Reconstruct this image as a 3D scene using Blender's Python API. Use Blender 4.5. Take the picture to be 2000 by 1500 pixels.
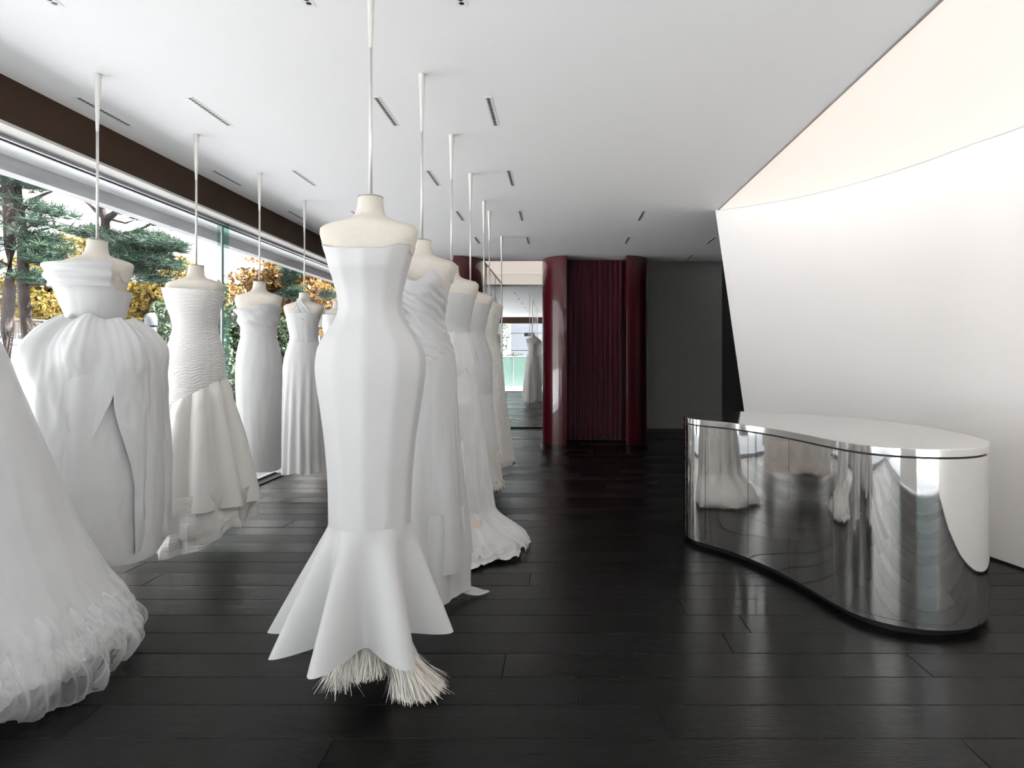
import bpy, math, random
import numpy as np
from mathutils import Vector, noise

# ------------------------------------------------------------------ camera, world, sun, exposure
for o in list(bpy.data.objects):
    bpy.data.objects.remove(o, do_unlink=True)
SC = bpy.context.scene
COL = SC.collection
F = 1250.0                      # focal length in pixels of the 2000 x 1500 frame
EYE = 1.3                       # camera height
CEIL = 2.834                    # ceiling height
cam = bpy.data.cameras.new('camera'); cam.lens = 36.0 * F / 2000.0; cam.sensor_width = 36.0
cam.shift_x = (1000 - 1095) / 2000.0; cam.shift_y = (699 - 750) / 2000.0
cam.clip_start = 0.05; cam.clip_end = 200
co = bpy.data.objects.new('camera', cam); COL.objects.link(co)
co.location = (0, 0, EYE); co.rotation_euler = (math.pi / 2, 0, 0)
SC.camera = co

w = bpy.data.worlds.new('sky'); SC.world = w; w.use_nodes = True
nt = w.node_tree; nt.nodes.clear()
out = nt.nodes.new('ShaderNodeOutputWorld'); bg = nt.nodes.new('ShaderNodeBackground')
tc = nt.nodes.new('ShaderNodeTexCoord'); sp = nt.nodes.new('ShaderNodeSeparateXYZ'); cr = nt.nodes.new('ShaderNodeValToRGB')
nt.links.new(tc.outputs['Generated'], sp.inputs[0]); nt.links.new(sp.outputs['Z'], cr.inputs[0])
cr.color_ramp.elements[0].position = 0.0; cr.color_ramp.elements[0].color = (1.0, 0.985, 0.985, 1)
cr.color_ramp.elements[1].position = 1.0; cr.color_ramp.elements[1].color = (0.90, 0.94, 1.0, 1)
nt.links.new(cr.outputs[0], bg.inputs[0]); bg.inputs[1].default_value = 2.4
nt.links.new(bg.outputs[0], out.inputs[0])

sun = bpy.data.lights.new('sun', 'SUN'); sun.energy = 62.0; sun.angle = 0.03; sun.color = (1.0, 0.955, 0.925)
so = bpy.data.objects.new('sun', sun); COL.objects.link(so)
so.rotation_euler = Vector((-0.50, -0.26, -0.83)).to_track_quat('-Z', 'Y').to_euler()

for nm, loc, rot, sx, sy in (('daylight_portal_side', (-3.30, 5.2, 1.29), (0, -math.pi / 2, 0), 2.56, 12.4),
                             ('daylight_portal_front', (-1.87, -0.62, 1.29), (math.pi / 2, 0, 0), 2.56, 2.56),
                             ('daylight_portal_entrance', (2.15, -0.62, 1.29), (math.pi / 2, 0, 0), 2.1, 2.56)):
    l = bpy.data.lights.new(nm, 'AREA'); l.shape = 'RECTANGLE'; l.size = sx; l.size_y = sy
    l.cycles.is_portal = True
    lo = bpy.data.objects.new(nm, l); COL.objects.link(lo); lo.location = loc; lo.rotation_euler = rot

vs = SC.view_settings
vs.view_transform = 'Standard'; vs.look = 'None'; vs.gamma = 1.0; vs.use_curve_mapping = False
vs.exposure = 0.32
MEMBRANE = 0.56                 # light given off by the stretched luminous ceilings
SC.cycles.use_denoising = True
SC.cycles.max_bounces = 14; SC.cycles.diffuse_bounces = 6; SC.cycles.glossy_bounces = 6
SC.cycles.transparent_max_bounces = 24; SC.cycles.transmission_bounces = 8
SC.cycles.sample_clamp_indirect = 8.0

# ------------------------------------------------------------------ helpers
def at(x, y, Z):
    return Vector(((x - 1095) * Z / F, Z, EYE - (y - 699) * Z / F))

def wloc(o):
    v = Vector((0, 0, 0))
    while o is not None:
        v = v + o.location; o = o.parent
    return v

def empty(name, loc):
    o = bpy.data.objects.new(name, None); COL.objects.link(o); o.location = loc
    o.empty_display_size = 0.1
    return o

def tag(o, label=None, cat=None, group=None, kind=None):
    if label: o['label'] = label
    if cat: o['category'] = cat
    if group: o['group'] = group
    if kind: o['kind'] = kind
    return o

def mk(name, verts, faces, mat, parent=None, smooth=True, origin=None):
    """world-space vertices -> one mesh object"""
    V = np.asarray(verts, dtype=float).reshape(-1, 3)
    if parent is not None:
        off = np.array(wloc(parent))
    else:
        off = np.array(origin if origin is not None else (V[:, 0].mean(), V[:, 1].mean(), V[:, 2].min()))
    me = bpy.data.meshes.new(name)
    me.from_pydata((V - off).tolist(), [], faces if isinstance(faces, list) else np.asarray(faces).tolist())
    me.update()
    if smooth:
        me.polygons.foreach_set('use_smooth', [True] * len(me.polygons))
    o = bpy.data.objects.new(name, me); COL.objects.link(o)
    me.materials.append(mat)
    if parent is not None:
        o.parent = parent
    else:
        o.location = off
    return o

class B:
    """collects simple solids into one mesh"""
    def __init__(s): s.v = []; s.f = []
    def add(s, v, f):
        n = len(s.v); s.v += [tuple(p) for p in v]; s.f += [tuple(i + n for i in q) for q in f]; return s
    def box(s, x0, x1, y0, y1, z0, z1):
        v = [(x0, y0, z0), (x1, y0, z0), (x1, y1, z0), (x0, y1, z0), (x0, y0, z1), (x1, y0, z1), (x1, y1, z1), (x0, y1, z1)]
        return s.add(v, [(0, 3, 2, 1), (4, 5, 6, 7), (0, 1, 5, 4), (1, 2, 6, 5), (2, 3, 7, 6), (3, 0, 4, 7)])
    def prism(s, pts, z0, z1):
        n = len(pts)
        v = [(p[0], p[1], z0) for p in pts] + [(p[0], p[1], z1) for p in pts]
        f = [tuple(range(n - 1, -1, -1)), tuple(range(n, 2 * n))] + [(i, (i + 1) % n, (i + 1) % n + n, i + n) for i in range(n)]
        return s.add(v, f)
    def tube(s, path, rad, n=8, cap=True):
        path = [Vector(p) for p in path]
        if not hasattr(rad, '__len__'): rad = [rad] * len(path)
        v = []; f = []
        for i, p in enumerate(path):
            d = (path[min(i + 1, len(path) - 1)] - path[max(i - 1, 0)]).normalized()
            a = d.cross(Vector((0, 0, 1)))
            if a.length < 1e-3: a = Vector((1, 0, 0))
            a.normalize(); b = d.cross(a)
            for k in range(n):
                t = 2 * math.pi * k / n
                v.append(p + (a * math.cos(t) + b * math.sin(t)) * rad[i])
        for i in range(len(path) - 1):
            for k in range(n):
                f.append((i * n + k, i * n + (k + 1) % n, (i + 1) * n + (k + 1) % n, (i + 1) * n + k))
        if cap:
            f.append(tuple(range(n - 1, -1, -1))); f.append(tuple(range((len(path) - 1) * n, len(path) * n)))
        return s.add(v, f)
    def rings(s, rings, closed=True, cap0=False, cap1=False):
        n = len(rings[0]); v = [p for r in rings for p in r]; f = []
        for i in range(len(rings) - 1):
            for k in range(n if closed else n - 1):
                f.append((i * n + k, i * n + (k + 1) % n, (i + 1) * n + (k + 1) % n, (i + 1) * n + k))
        if cap0: f.append(tuple(range(n)))
        if cap1: f.append(tuple(range((len(rings) - 1) * n, len(rings) * n)))
        return s.add(v, f)
    def build(s, name, mat, parent=None, smooth=False, origin=None):
        return mk(name, s.v, s.f, mat, parent, smooth, origin)

def bevel(o, w=0.004, seg=2):
    m = o.modifiers.new('bevel', 'BEVEL'); m.width = w; m.segments = seg; m.limit_method = 'ANGLE'; m.angle_limit = 0.6
    return o

def struct(o, label=None):
    o['kind'] = 'structure'
    if label: o['label'] = label
    return o

# ------------------------------------------------------------------ materials (all procedural)
def mat(name, base=(0.8, 0.8, 0.8), rough=0.5, metal=0.0, spec=0.5, coat=0.0, coat_rough=0.05, sheen=0.0, emit=None, emit_s=0.0,
        noise_amt=0.0, noise_scale=8.0, bump=0.0, bump_scale=40.0, rough_var=0.0, stretch=None, island=None, bump_dist=0.01, transl=0.0):
    m = bpy.data.materials.new(name); m.use_nodes = True
    t = m.node_tree; bs = t.nodes['Principled BSDF']; L = t.links
    bs.inputs['Base Color'].default_value = (*base, 1); bs.inputs['Roughness'].default_value = rough
    bs.inputs['Metallic'].default_value = metal; bs.inputs['Specular IOR Level'].default_value = spec
    bs.inputs['Coat Weight'].default_value = coat; bs.inputs['Coat Roughness'].default_value = coat_rough
    bs.inputs['Sheen Weight'].default_value = sheen
    if emit:
        bs.inputs['Emission Color'].default_value = (*emit, 1); bs.inputs['Emission Strength'].default_value = emit_s
    tcn = t.nodes.new('ShaderNodeTexCoord'); mp = t.nodes.new('ShaderNodeMapping')
    L.new(tcn.outputs['Object'], mp.inputs[0])
    if stretch: mp.inputs['Scale'].default_value = stretch
    if noise_amt or rough_var:
        n = t.nodes.new('ShaderNodeTexNoise'); n.inputs['Scale'].default_value = noise_scale; n.inputs['Detail'].default_value = 5
        L.new(mp.outputs[0], n.inputs['Vector'])
        if noise_amt:
            c = t.nodes.new('ShaderNodeValToRGB'); L.new(n.outputs['Fac'], c.inputs[0])
            c.color_ramp.elements[0].position = 0.3; c.color_ramp.elements[1].position = 0.7
            c.color_ramp.elements[0].color = (*[b * (1 - noise_amt) for b in base], 1)
            c.color_ramp.elements[1].color = (*[min(1, b * (1 + noise_amt)) for b in base], 1)
            L.new(c.outputs[0], bs.inputs['Base Color'])
        if rough_var:
            r = t.nodes.new('ShaderNodeMapRange'); L.new(n.outputs['Fac'], r.inputs[0])
            r.inputs[3].default_value = max(0, rough - rough_var); r.inputs[4].default_value = min(1, rough + rough_var)
            L.new(r.outputs[0], bs.inputs['Roughness'])
    if island:
        g = t.nodes.new('ShaderNodeNewGeometry'); c = t.nodes.new('ShaderNodeValToRGB')
        L.new(g.outputs['Random Per Island'], c.inputs[0])
        els = c.color_ramp.elements
        while len(els) < len(island): els.new(0.5)
        for i, cc in enumerate(island):
            els[i].position = i / (len(island) - 1); els[i].color = (*cc, 1)
        L.new(c.outputs[0], bs.inputs['Base Color'])
        if transl:
            tr = t.nodes.new('ShaderNodeBsdfTranslucent'); mx = t.nodes.new('ShaderNodeMixShader'); mx.inputs[0].default_value = transl
            L.new(c.outputs[0], tr.inputs[0]); L.new(bs.outputs[0], mx.inputs[1]); L.new(tr.outputs[0], mx.inputs[2])
            L.new(mx.outputs[0], t.nodes['Material Output'].inputs[0])
    if bump:
        n2 = t.nodes.new('ShaderNodeTexNoise'); n2.inputs['Scale'].default_value = bump_scale; n2.inputs['Detail'].default_value = 4
        L.new(mp.outputs[0], n2.inputs['Vector'])
        bp = t.nodes.new('ShaderNodeBump'); bp.inputs['Strength'].default_value = bump; bp.inputs['Distance'].default_value = bump_dist
        L.new(n2.outputs['Fac'], bp.inputs['Height']); L.new(bp.outputs[0], bs.inputs['Normal'])
    return m

def sheer(name, col, opacity, rough=0.8, transl=0.35, weave=0.0):
    """thin woven cloth: diffuse + translucent threads, gaps let light through"""
    m = bpy.data.materials.new(name); m.use_nodes = True
    t = m.node_tree; t.nodes.clear(); L = t.links
    o = t.nodes.new('ShaderNodeOutputMaterial'); d = t.nodes.new('ShaderNodeBsdfDiffuse'); tr = t.nodes.new('ShaderNodeBsdfTranslucent')
    tp = t.nodes.new('ShaderNodeBsdfTransparent'); m1 = t.nodes.new('ShaderNodeMixShader'); m2 = t.nodes.new('ShaderNodeMixShader')
    d.inputs[0].default_value = (*col, 1); tr.inputs[0].default_value = (*col, 1)
    m1.inputs[0].default_value = transl; L.new(d.outputs[0], m1.inputs[1]); L.new(tr.outputs[0], m1.inputs[2])
    if weave:
        lw = t.nodes.new('ShaderNodeLayerWeight'); lw.inputs[0].default_value = 0.45
        r = t.nodes.new('ShaderNodeMapRange'); L.new(lw.outputs['Facing'], r.inputs[0])
        r.inputs[3].default_value = opacity; r.inputs[4].default_value = min(1, opacity + weave); L.new(r.outputs[0], m2.inputs[0])
    else:
        m2.inputs[0].default_value = opacity
    L.new(tp.outputs[0], m2.inputs[1]); L.new(m1.outputs[0], m2.inputs[2]); L.new(m2.outputs[0], o.inputs[0])
    return m

def glass(name, tint, refl=0.06):
    m = bpy.data.materials.new(name); m.use_nodes = True
    t = m.node_tree; t.nodes.clear(); L = t.links
    o = t.nodes.new('ShaderNodeOutputMaterial'); tp = t.nodes.new('ShaderNodeBsdfTransparent'); g = t.nodes.new('ShaderNodeBsdfGlossy')
    g.inputs['Roughness'].default_value = 0.0; tp.inputs[0].default_value = (*tint, 1)
    lw = t.nodes.new('ShaderNodeLayerWeight'); lw.inputs[0].default_value = 0.5
    pw = t.nodes.new('ShaderNodeMath'); pw.operation = 'POWER'; pw.inputs[1].default_value = 5.0; L.new(lw.outputs['Facing'], pw.inputs[0])
    ma = t.nodes.new('ShaderNodeMath'); ma.operation = 'MULTIPLY_ADD'; ma.inputs[1].default_value = 0.8; ma.inputs[2].default_value = 0.025; L.new(pw.outputs[0], ma.inputs[0])
    mx = t.nodes.new('ShaderNodeMixShader'); L.new(ma.outputs[0], mx.inputs[0])
    L.new(tp.outputs[0], mx.inputs[1]); L.new(g.outputs[0], mx.inputs[2]); L.new(mx.outputs[0], o.inputs[0])
    return m

def plank_mat():
    m = bpy.data.materials.new('black_oak'); m.use_nodes = True
    t = m.node_tree; bs = t.nodes['Principled BSDF']; L = t.links
    tcn = t.nodes.new('ShaderNodeTexCoord'); oi = t.nodes.new('ShaderNodeObjectInfo'); mp = t.nodes.new('ShaderNodeMapping')
    add = t.nodes.new('ShaderNodeVectorMath'); mul = t.nodes.new('ShaderNodeMath'); mul.operation = 'MULTIPLY'; mul.inputs[1].default_value = 37.0
    L.new(oi.outputs['Random'], mul.inputs[0]); L.new(tcn.outputs['Object'], add.inputs[0])
    cb = t.nodes.new('ShaderNodeCombineXYZ'); L.new(mul.outputs[0], cb.inputs[0]); L.new(mul.outputs[0], cb.inputs[2]); L.new(cb.outputs[0], add.inputs[1])
    L.new(add.outputs[0], mp.inputs[0]); mp.inputs['Scale'].default_value = (1.1, 11.0, 1.0)
    n = t.nodes.new('ShaderNodeTexNoise'); n.inputs['Scale'].default_value = 2.0; n.inputs['Detail'].default_value = 3; n.inputs['Distortion'].default_value = 0.6
    L.new(mp.outputs[0], n.inputs['Vector'])
    wv = t.nodes.new('ShaderNodeMath'); wv.operation = 'MULTIPLY'; wv.inputs[1].default_value = 95.0; L.new(n.outputs['Fac'], wv.inputs[0])
    sn = t.nodes.new('ShaderNodeMath'); sn.operation = 'SINE'; L.new(wv.outputs[0], sn.inputs[0])
    mp2 = t.nodes.new('ShaderNodeMapping'); mp2.inputs['Scale'].default_value = (5.0, 150.0, 1.0); L.new(add.outputs[0], mp2.inputs[0])
    n2 = t.nodes.new('ShaderNodeTexNoise'); n2.inputs['Scale'].default_value = 3.0; n2.inputs['Detail'].default_value = 4; L.new(mp2.outputs[0], n2.inputs['Vector'])
    s1 = t.nodes.new('ShaderNodeMath'); s1.operation = 'MULTIPLY_ADD'; s1.inputs[1].default_value = 0.20; L.new(sn.outputs[0], s1.inputs[0]); L.new(n2.outputs['Fac'], s1.inputs[2])
    c = t.nodes.new('ShaderNodeValToRGB'); L.new(s1.outputs[0], c.inputs[0])
    c.color_ramp.elements[0].position = 0.30; c.color_ramp.elements[1].position = 0.80
    c.color_ramp.elements[0].color = (0.0016, 0.0015, 0.0015, 1); c.color_ramp.elements[1].color = (0.0085, 0.0078, 0.0075, 1)
    L.new(c.outputs[0], bs.inputs['Base Color'])
    r = t.nodes.new('ShaderNodeMapRange'); L.new(oi.outputs['Random'], r.inputs[0]); r.inputs[3].default_value = 0.20; r.inputs[4].default_value = 0.34
    L.new(r.outputs[0], bs.inputs['Roughness']); bs.inputs['Specular IOR Level'].default_value = 0.15
    bp = t.nodes.new('ShaderNodeBump'); bp.inputs['Strength'].default_value = 0.16; bp.inputs['Distance'].default_value = 0.004
    L.new(s1.outputs[0], bp.inputs['Height']); L.new(bp.outputs[0], bs.inputs['Normal'])
    return m

M = {}
M['ceiling'] = mat('white_plaster', (0.93, 0.925, 0.92), 0.85, bump=0.03, bump_scale=180, spec=0.25)
M['wall_white'] = mat('white_stretch_panel', (0.92, 0.893, 0.88), 0.6, spec=0.3)
M['wall_grey'] = mat('grey_plaster', (0.76, 0.735, 0.72), 0.85, noise_amt=0.03, spec=0.2)
M['black_wall'] = mat('black_panel', (0.008, 0.008, 0.008), 0.35)
M['bronze'] = mat('dark_bronze', (0.045, 0.026, 0.015), 0.55, spec=0.12, noise_amt=0.15, noise_scale=3)
M['concrete'] = mat('pale_concrete', (0.56, 0.55, 0.53), 0.8, noise_amt=0.10, noise_scale=6, bump=0.1, stretch=(1, 0.2, 1))
M['fascia'] = mat('grey_concrete_fascia', (0.40, 0.40, 0.41), 0.8, noise_amt=0.18, noise_scale=5, bump=0.1, stretch=(1, 0.3, 3))
M['soffit'] = mat('white_soffit', (0.78, 0.78, 0.78), 0.8, noise_amt=0.03)
M['alu'] = mat('brushed_aluminium', (0.42, 0.43, 0.44), 0.35, metal=0.9)
M['glass'] = glass('clear_glass', (0.965, 0.975, 0.97))
M['glass_edge'] = glass('green_glass_edge', (0.62, 0.80, 0.76))
M['subfloor'] = mat('black_joint', (0.012, 0.011, 0.011), 0.5)
M['oak'] = plank_mat()
M['membrane'] = mat('luminous_membrane', (0.45, 0.44, 0.42), 0.7, emit=(1.0, 0.885, 0.79), emit_s=MEMBRANE)
M['trim'] = mat('grey_trim', (0.24, 0.23, 0.22), 0.5)
M['mirror'] = mat('mirror', (0.86, 0.88, 0.88), 0.0, metal=1.0)
M['dark_glass'] = mat('smoked_mirror', (0.55, 0.53, 0.52), 0.02, metal=1.0)
M['lacquer'] = mat('burgundy_lacquer', (0.062, 0.002, 0.007), 0.3, coat=1.0, coat_rough=0.03, spec=0.3, bump=0.02, bump_scale=3)
M['velvet'] = mat('burgundy_velvet', (0.105, 0.004, 0.015), 0.85, sheen=0.25, spec=0.15, bump=0.1, bump_scale=300)
M['steel'] = mat('polished_steel', (0.80, 0.785, 0.765), 0.045, metal=1.0, bump=0.05, bump_scale=2.2, bump_dist=0.02)
M['steel_top'] = mat('steel_top', (0.80, 0.79, 0.77), 0.09, metal=1.0)
M['black'] = mat('matt_black', (0.006, 0.006, 0.006), 0.5)
M['rod'] = mat('satin_nickel', (0.72, 0.70, 0.67), 0.42, metal=0.6)
M['cap'] = mat('grey_steel_cap', (0.30, 0.29, 0.28), 0.35, metal=0.9)
M['linen'] = mat('cream_linen', (0.59, 0.545, 0.485), 0.85, noise_amt=0.03, noise_scale=30, bump=0.08, bump_scale=500, spec=0.2)
M['white_trim'] = mat('white_trim', (0.84, 0.84, 0.83), 0.6)
M['satin'] = mat('white_satin', (0.535, 0.532, 0.532), 0.46, sheen=0.15, spec=0.35, bump=0.03, bump_scale=220)
M['crepe'] = mat('white_crepe', (0.53, 0.528, 0.528), 0.7, sheen=0.2, spec=0.2, bump=0.05, bump_scale=400)
M['lining'] = mat('white_lining', (0.86, 0.86, 0.855), 0.8)
M['taffeta'] = mat('white_taffeta', (0.64, 0.637, 0.636), 0.40, sheen=0.1, spec=0.4, bump=0.22, bump_scale=7, bump_dist=0.012)
M['ivory_satin'] = mat('ivory_satin', (0.705, 0.685, 0.651), 0.36, spec=0.45, bump=0.08, bump_scale=8, bump_dist=0.01)
M['ivory_ruche'] = mat('ivory_chiffon', (0.713, 0.697, 0.672), 0.55, sheen=0.2, spec=0.3, bump=0.25, bump_scale=60, stretch=(0.3, 0.3, 4))
M['lace'] = mat('ivory_lace', (0.705, 0.681, 0.647), 0.7, sheen=0.2, spec=0.2, bump=0.8, bump_scale=70, noise_amt=0.08, noise_scale=60)
M['lace_white'] = mat('white_lace', (0.705, 0.697, 0.696), 0.7, sheen=0.2, spec=0.2, bump=0.7, bump_scale=90)
M['nude'] = mat('nude_lining', (0.78, 0.62, 0.53), 0.55)
M['fringe'] = mat('ivory_horsehair', island=[(0.86, 0.84, 0.80), (0.80, 0.73, 0.62), (0.88, 0.86, 0.84), (0.88, 0.86, 0.84)], rough=0.45)
M['tulle'] = sheer('white_tulle', (0.91, 0.91, 0.91), 0.34, weave=0.45)
M['tulle_dense'] = sheer('white_tulle_layered', (0.80, 0.80, 0.795), 0.95, weave=0.05, transl=0.15)
M['tulle_airy'] = sheer('white_tulle_airy', (0.90, 0.90, 0.90), 0.13, weave=0.6)
M['chiffon'] = sheer('white_chiffon', (0.75, 0.745, 0.735), 0.90, weave=0.1, transl=0.25)
M['pavement'] = mat('pale_pavement', (0.52, 0.53, 0.55), 0.85, noise_amt=0.12, noise_scale=3, bump=0.2, bump_scale=60)
M['paver'] = mat('grey_pavers', (0.34, 0.35, 0.37), 0.85, noise_amt=0.12, noise_scale=3, bump=0.2, bump_scale=60)
M['asphalt'] = mat('asphalt', (0.16, 0.16, 0.17), 0.9, noise_amt=0.15, noise_scale=5)
M['bark'] = mat('pine_bark', (0.026, 0.017, 0.014), 0.95, noise_amt=0.6, noise_scale=9, bump=1.0, bump_scale=14, stretch=(1, 1, 0.35), bump_dist=0.05)
M['pine'] = mat('pine_needles', island=[(0.008, 0.026, 0.018), (0.020, 0.050, 0.028), (0.012, 0.036, 0.030), (0.040, 0.075, 0.030)], rough=0.7, transl=0.25)
M['yellow'] = mat('yellow_leaves', island=[(0.1120, 0.0700, 0.0084), (0.1820, 0.1190, 0.0140), (0.0700, 0.0770, 0.0105), (0.1400, 0.0840, 0.0140), (0.2240, 0.1680, 0.0350)], rough=0.7, transl=0.35)
M['orange'] = mat('orange_leaves', island=[(0.1400, 0.0595, 0.0140), (0.2240, 0.1330, 0.0210), (0.0630, 0.0350, 0.0210), (0.2520, 0.1680, 0.0420), (0.2100, 0.0910, 0.0350), (0.0420, 0.0490, 0.0140)], rough=0.7, transl=0.35)
M['green'] = mat('green_leaves', island=[(0.018, 0.040, 0.018), (0.035, 0.065, 0.025), (0.012, 0.030, 0.018), (0.055, 0.085, 0.03)], rough=0.6, transl=0.2)
M['garden_wall'] = mat('garden_wall', (0.17, 0.17, 0.175), 0.85, noise_amt=0.1, noise_scale=4)
M['rail'] = mat('dark_iron', (0.03, 0.03, 0.032), 0.5)
M['house'] = mat('house_render', (0.13, 0.115, 0.10), 0.9, noise_amt=0.08)
M['tile'] = mat('clay_tile', (0.13, 0.075, 0.055), 0.8, noise_amt=0.25, noise_scale=10)
M['brown_house'] = mat('mauve_render', (0.07, 0.04, 0.04), 0.9, noise_amt=0.1)
M['pane_dark'] = mat('dark_pane', (0.05, 0.06, 0.07), 0.1)
M['facade'] = mat('pale_cladding', (0.075, 0.085, 0.10), 0.7, noise_amt=0.04)
M['fence_glass'] = mat('frosted_green_glass', (0.045, 0.075, 0.065), 0.25, noise_amt=0.1)
M['post'] = mat('galvanised_post', (0.10, 0.11, 0.12), 0.45, metal=0.3)
M['cable'] = mat('cable', (0.02, 0.02, 0.02), 1.0, spec=0.0)
M['sign'] = mat('sign_black', (0.015, 0.03, 0.03), 0.4)
M['sign_white'] = mat('sign_white', (0.8, 0.8, 0.8), 0.5)

# ------------------------------------------------------------------ the setting
Y0, Y1 = -0.62, 11.78          # front glass behind the camera, back wall
XE = 1.63                      # edge of the plaster ceiling against the luminous membrane

# floor: black subfloor, then each board a child
floor = struct(B().box(-3.22, 3.30, Y0, Y1, -0.06, -0.012).build('floor', M['subfloor'], origin=(0, 5, 0)), 'black-stained oak board floor')
rng = random.Random(4)
BW = 0.2095
fixed = {2: 0.368, 3: 0.066, 4: -0.24, 9: -0.18, 6: 0.9}     # joints seen in the photograph, by board row
row = 0; yb = 2.187 - BW * 13
while yb < Y1 - 0.02:
    k = round((yb - 2.187) / BW) + 2
    y0b, y1b = max(yb, Y0), min(yb + BW, Y1)
    if y1b - y0b > 0.02:
        first = fixed.get(k, rng.uniform(-1.0, 1.0))
        xs = [first]
        while xs[-1] < 3.28: xs.append(xs[-1] + rng.uniform(1.7, 2.4))
        while xs[0] > -3.05: xs.insert(0, xs[0] - rng.uniform(1.7, 2.4))
        for a, b in zip(xs[:-1], xs[1:]):
            a, b = max(a, -3.06), min(b, 3.28)
            if b - a < 0.05: continue
            g = 0.0007; c = 0.0022; h = rng.uniform(-0.0004, 0.0004)
            x0, x1, ya, yc = a + g, b - g, y0b + g, y1b - g
            t0, t1 = h + rng.uniform(-0.0005, 0.0005), h + rng.uniform(-0.0005, 0.0005)
            v = [(x0, ya, -0.012), (x1, ya, -0.012), (x1, yc, -0.012), (x0, yc, -0.012),
                 (x0, ya, -c), (x1, ya, -c), (x1, yc, -c), (x0, yc, -c),
                 (x0 + c, ya + c, t0), (x1 - c, ya + c, t0), (x1 - c, yc - c, t1), (x0 + c, yc - c, t1)]
            f = [(8, 9, 10, 11)]
            for i in range(4):
                j = (i + 1) % 4
                f += [(i, j, j + 4, i + 4), (i + 4, j + 4, j + 8, i + 8)]
            mk('plank', v, f, M['oak'], floor, smooth=False)
    yb += BW; row += 1

# ceiling
ceil_o = struct(B().box(-3.02, XE, Y0, 10.15, CEIL, CEIL + 0.06).box(XE, 3.15, 6.615, 10.15, CEIL, CEIL + 0.06)
                .build('ceiling', M['ceiling'], origin=(0, 5, CEIL)), 'white plaster ceiling')
struct(B().box(-3.55, 3.75, Y0 - 0.9, 12.2, 3.42, 3.62).build('roof_slab', M['concrete']), 'flat roof slab')

# plans of the leaning wall: top edge follows an arc at ceiling height, foot follows another on the floor
def spline(pts, n):
    P = np.array(pts, float); t = np.concatenate([[0], np.cumsum(np.linalg.norm(np.diff(P, axis=0), axis=1))])
    m = np.zeros_like(P); m[1:-1] = (P[2:] - P[:-2]) / (t[2:] - t[:-2])[:, None]
    m[0] = (P[1] - P[0]) / (t[1] - t[0]); m[-1] = (P[-1] - P[-2]) / (t[-1] - t[-2])
    s = np.linspace(0, t[-1], n); r = []
    for u in s:
        i = min(max(np.searchsorted(t, u) - 1, 0), len(t) - 2); h = t[i + 1] - t[i]; q = (u - t[i]) / h
        r.append(P[i] * (2 * q**3 - 3 * q**2 + 1) + m[i] * h * (q**3 - 2 * q**2 + q) + P[i + 1] * (-2 * q**3 + 3 * q**2) + m[i + 1] * h * (q**3 - q**2))
    return np.array(r)
top_arc = spline([(1.603, 6.635), (2.17, 6.165), (2.545, 5.64), (2.816, 5.007), (2.945, 4.533), (3.05, 4.214), (3.17, 3.2), (3.22, 2.0), (3.22, 0.5), (3.22, Y0)], 60)
bot_arc = spline([(2.01, 6.635), (2.32, 6.05), (2.56, 5.35), (2.70, 4.72), (2.788, 4.145), (2.838, 3.92), (2.98, 3.1), (3.06, 2.0), (3.08, 0.6), (3.08, Y0)], 60)
rows = []
for j in range(13):
    v = j / 12
    rows.append([(top_arc[i][0] * (1 - v) + bot_arc[i][0] * v, top_arc[i][1] * (1 - v) + bot_arc[i][1] * v, CEIL * (1 - v)) for i in range(60)])
b = B().rings(rows, closed=False)
back = [[(p[0] + 0.10, p[1] + 0.0, p[2]) for p in r] for r in rows]
b.rings(back, closed=False)
b.rings([[r[0] for r in rows], [r[0] for r in back]], closed=False)
wall_right = struct(b.build('wall_right', M['wall_white'], smooth=True), 'tall white wall that curves and leans beside the steel counter')
# narrow shadow joints: foot of the wall and wall top
b = B().rings([[(p[0] - 0.006, p[1], 0.001) for p in bot_arc], [(p[0] - 0.006, p[1], 0.012) for p in bot_arc]], closed=False)
b.rings([[(p[0] - 0.006, p[1], 0.012) for p in bot_arc], [(p[0] + 0.05, p[1], 0.012) for p in bot_arc]], closed=False)
struct(b.build('baseboard_right', M['black']), 'thin dark line at the foot of the leaning wall')
b = B().rings([[(p[0] - 0.010, p[1] - 0.006, CEIL - 0.012) for p in top_arc], [(p[0] + 0.03, p[1] + 0.02, CEIL - 0.006) for p in top_arc]], closed=False)
struct(b.build('trim_1', M['trim']), 'thin grey bead between wall top and glowing ceiling')
struct(B().box(XE - 0.006, XE + 0.006, Y0, 6.62, CEIL - 0.007, CEIL + 0.004).build('trim_2', M['trim']), 'thin grey bead along the ceiling edge')

# luminous stretched ceilings (the place's own lamps)
poly = [(p[0], p[1]) for p in top_arc] + [(XE, Y0), (XE, 6.61)]
lum = B().add([(x, y, CEIL - 0.001) for x, y in poly], [tuple(range(len(poly)))]).build('luminous_ceiling', M['membrane'], origin=(2.4, 3, CEIL))
tag(lum, 'large glowing cream stretch ceiling above the steel counter', 'light ceiling')
lum2 = B().box(-1.22, -0.29, 10.155, Y1 - 0.02, CEIL + 0.0, CEIL + 0.01).build('luminous_ceiling', M['membrane'])
tag(lum2, 'small glowing cream ceiling panel between the two burgundy booths', 'light ceiling')

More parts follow.
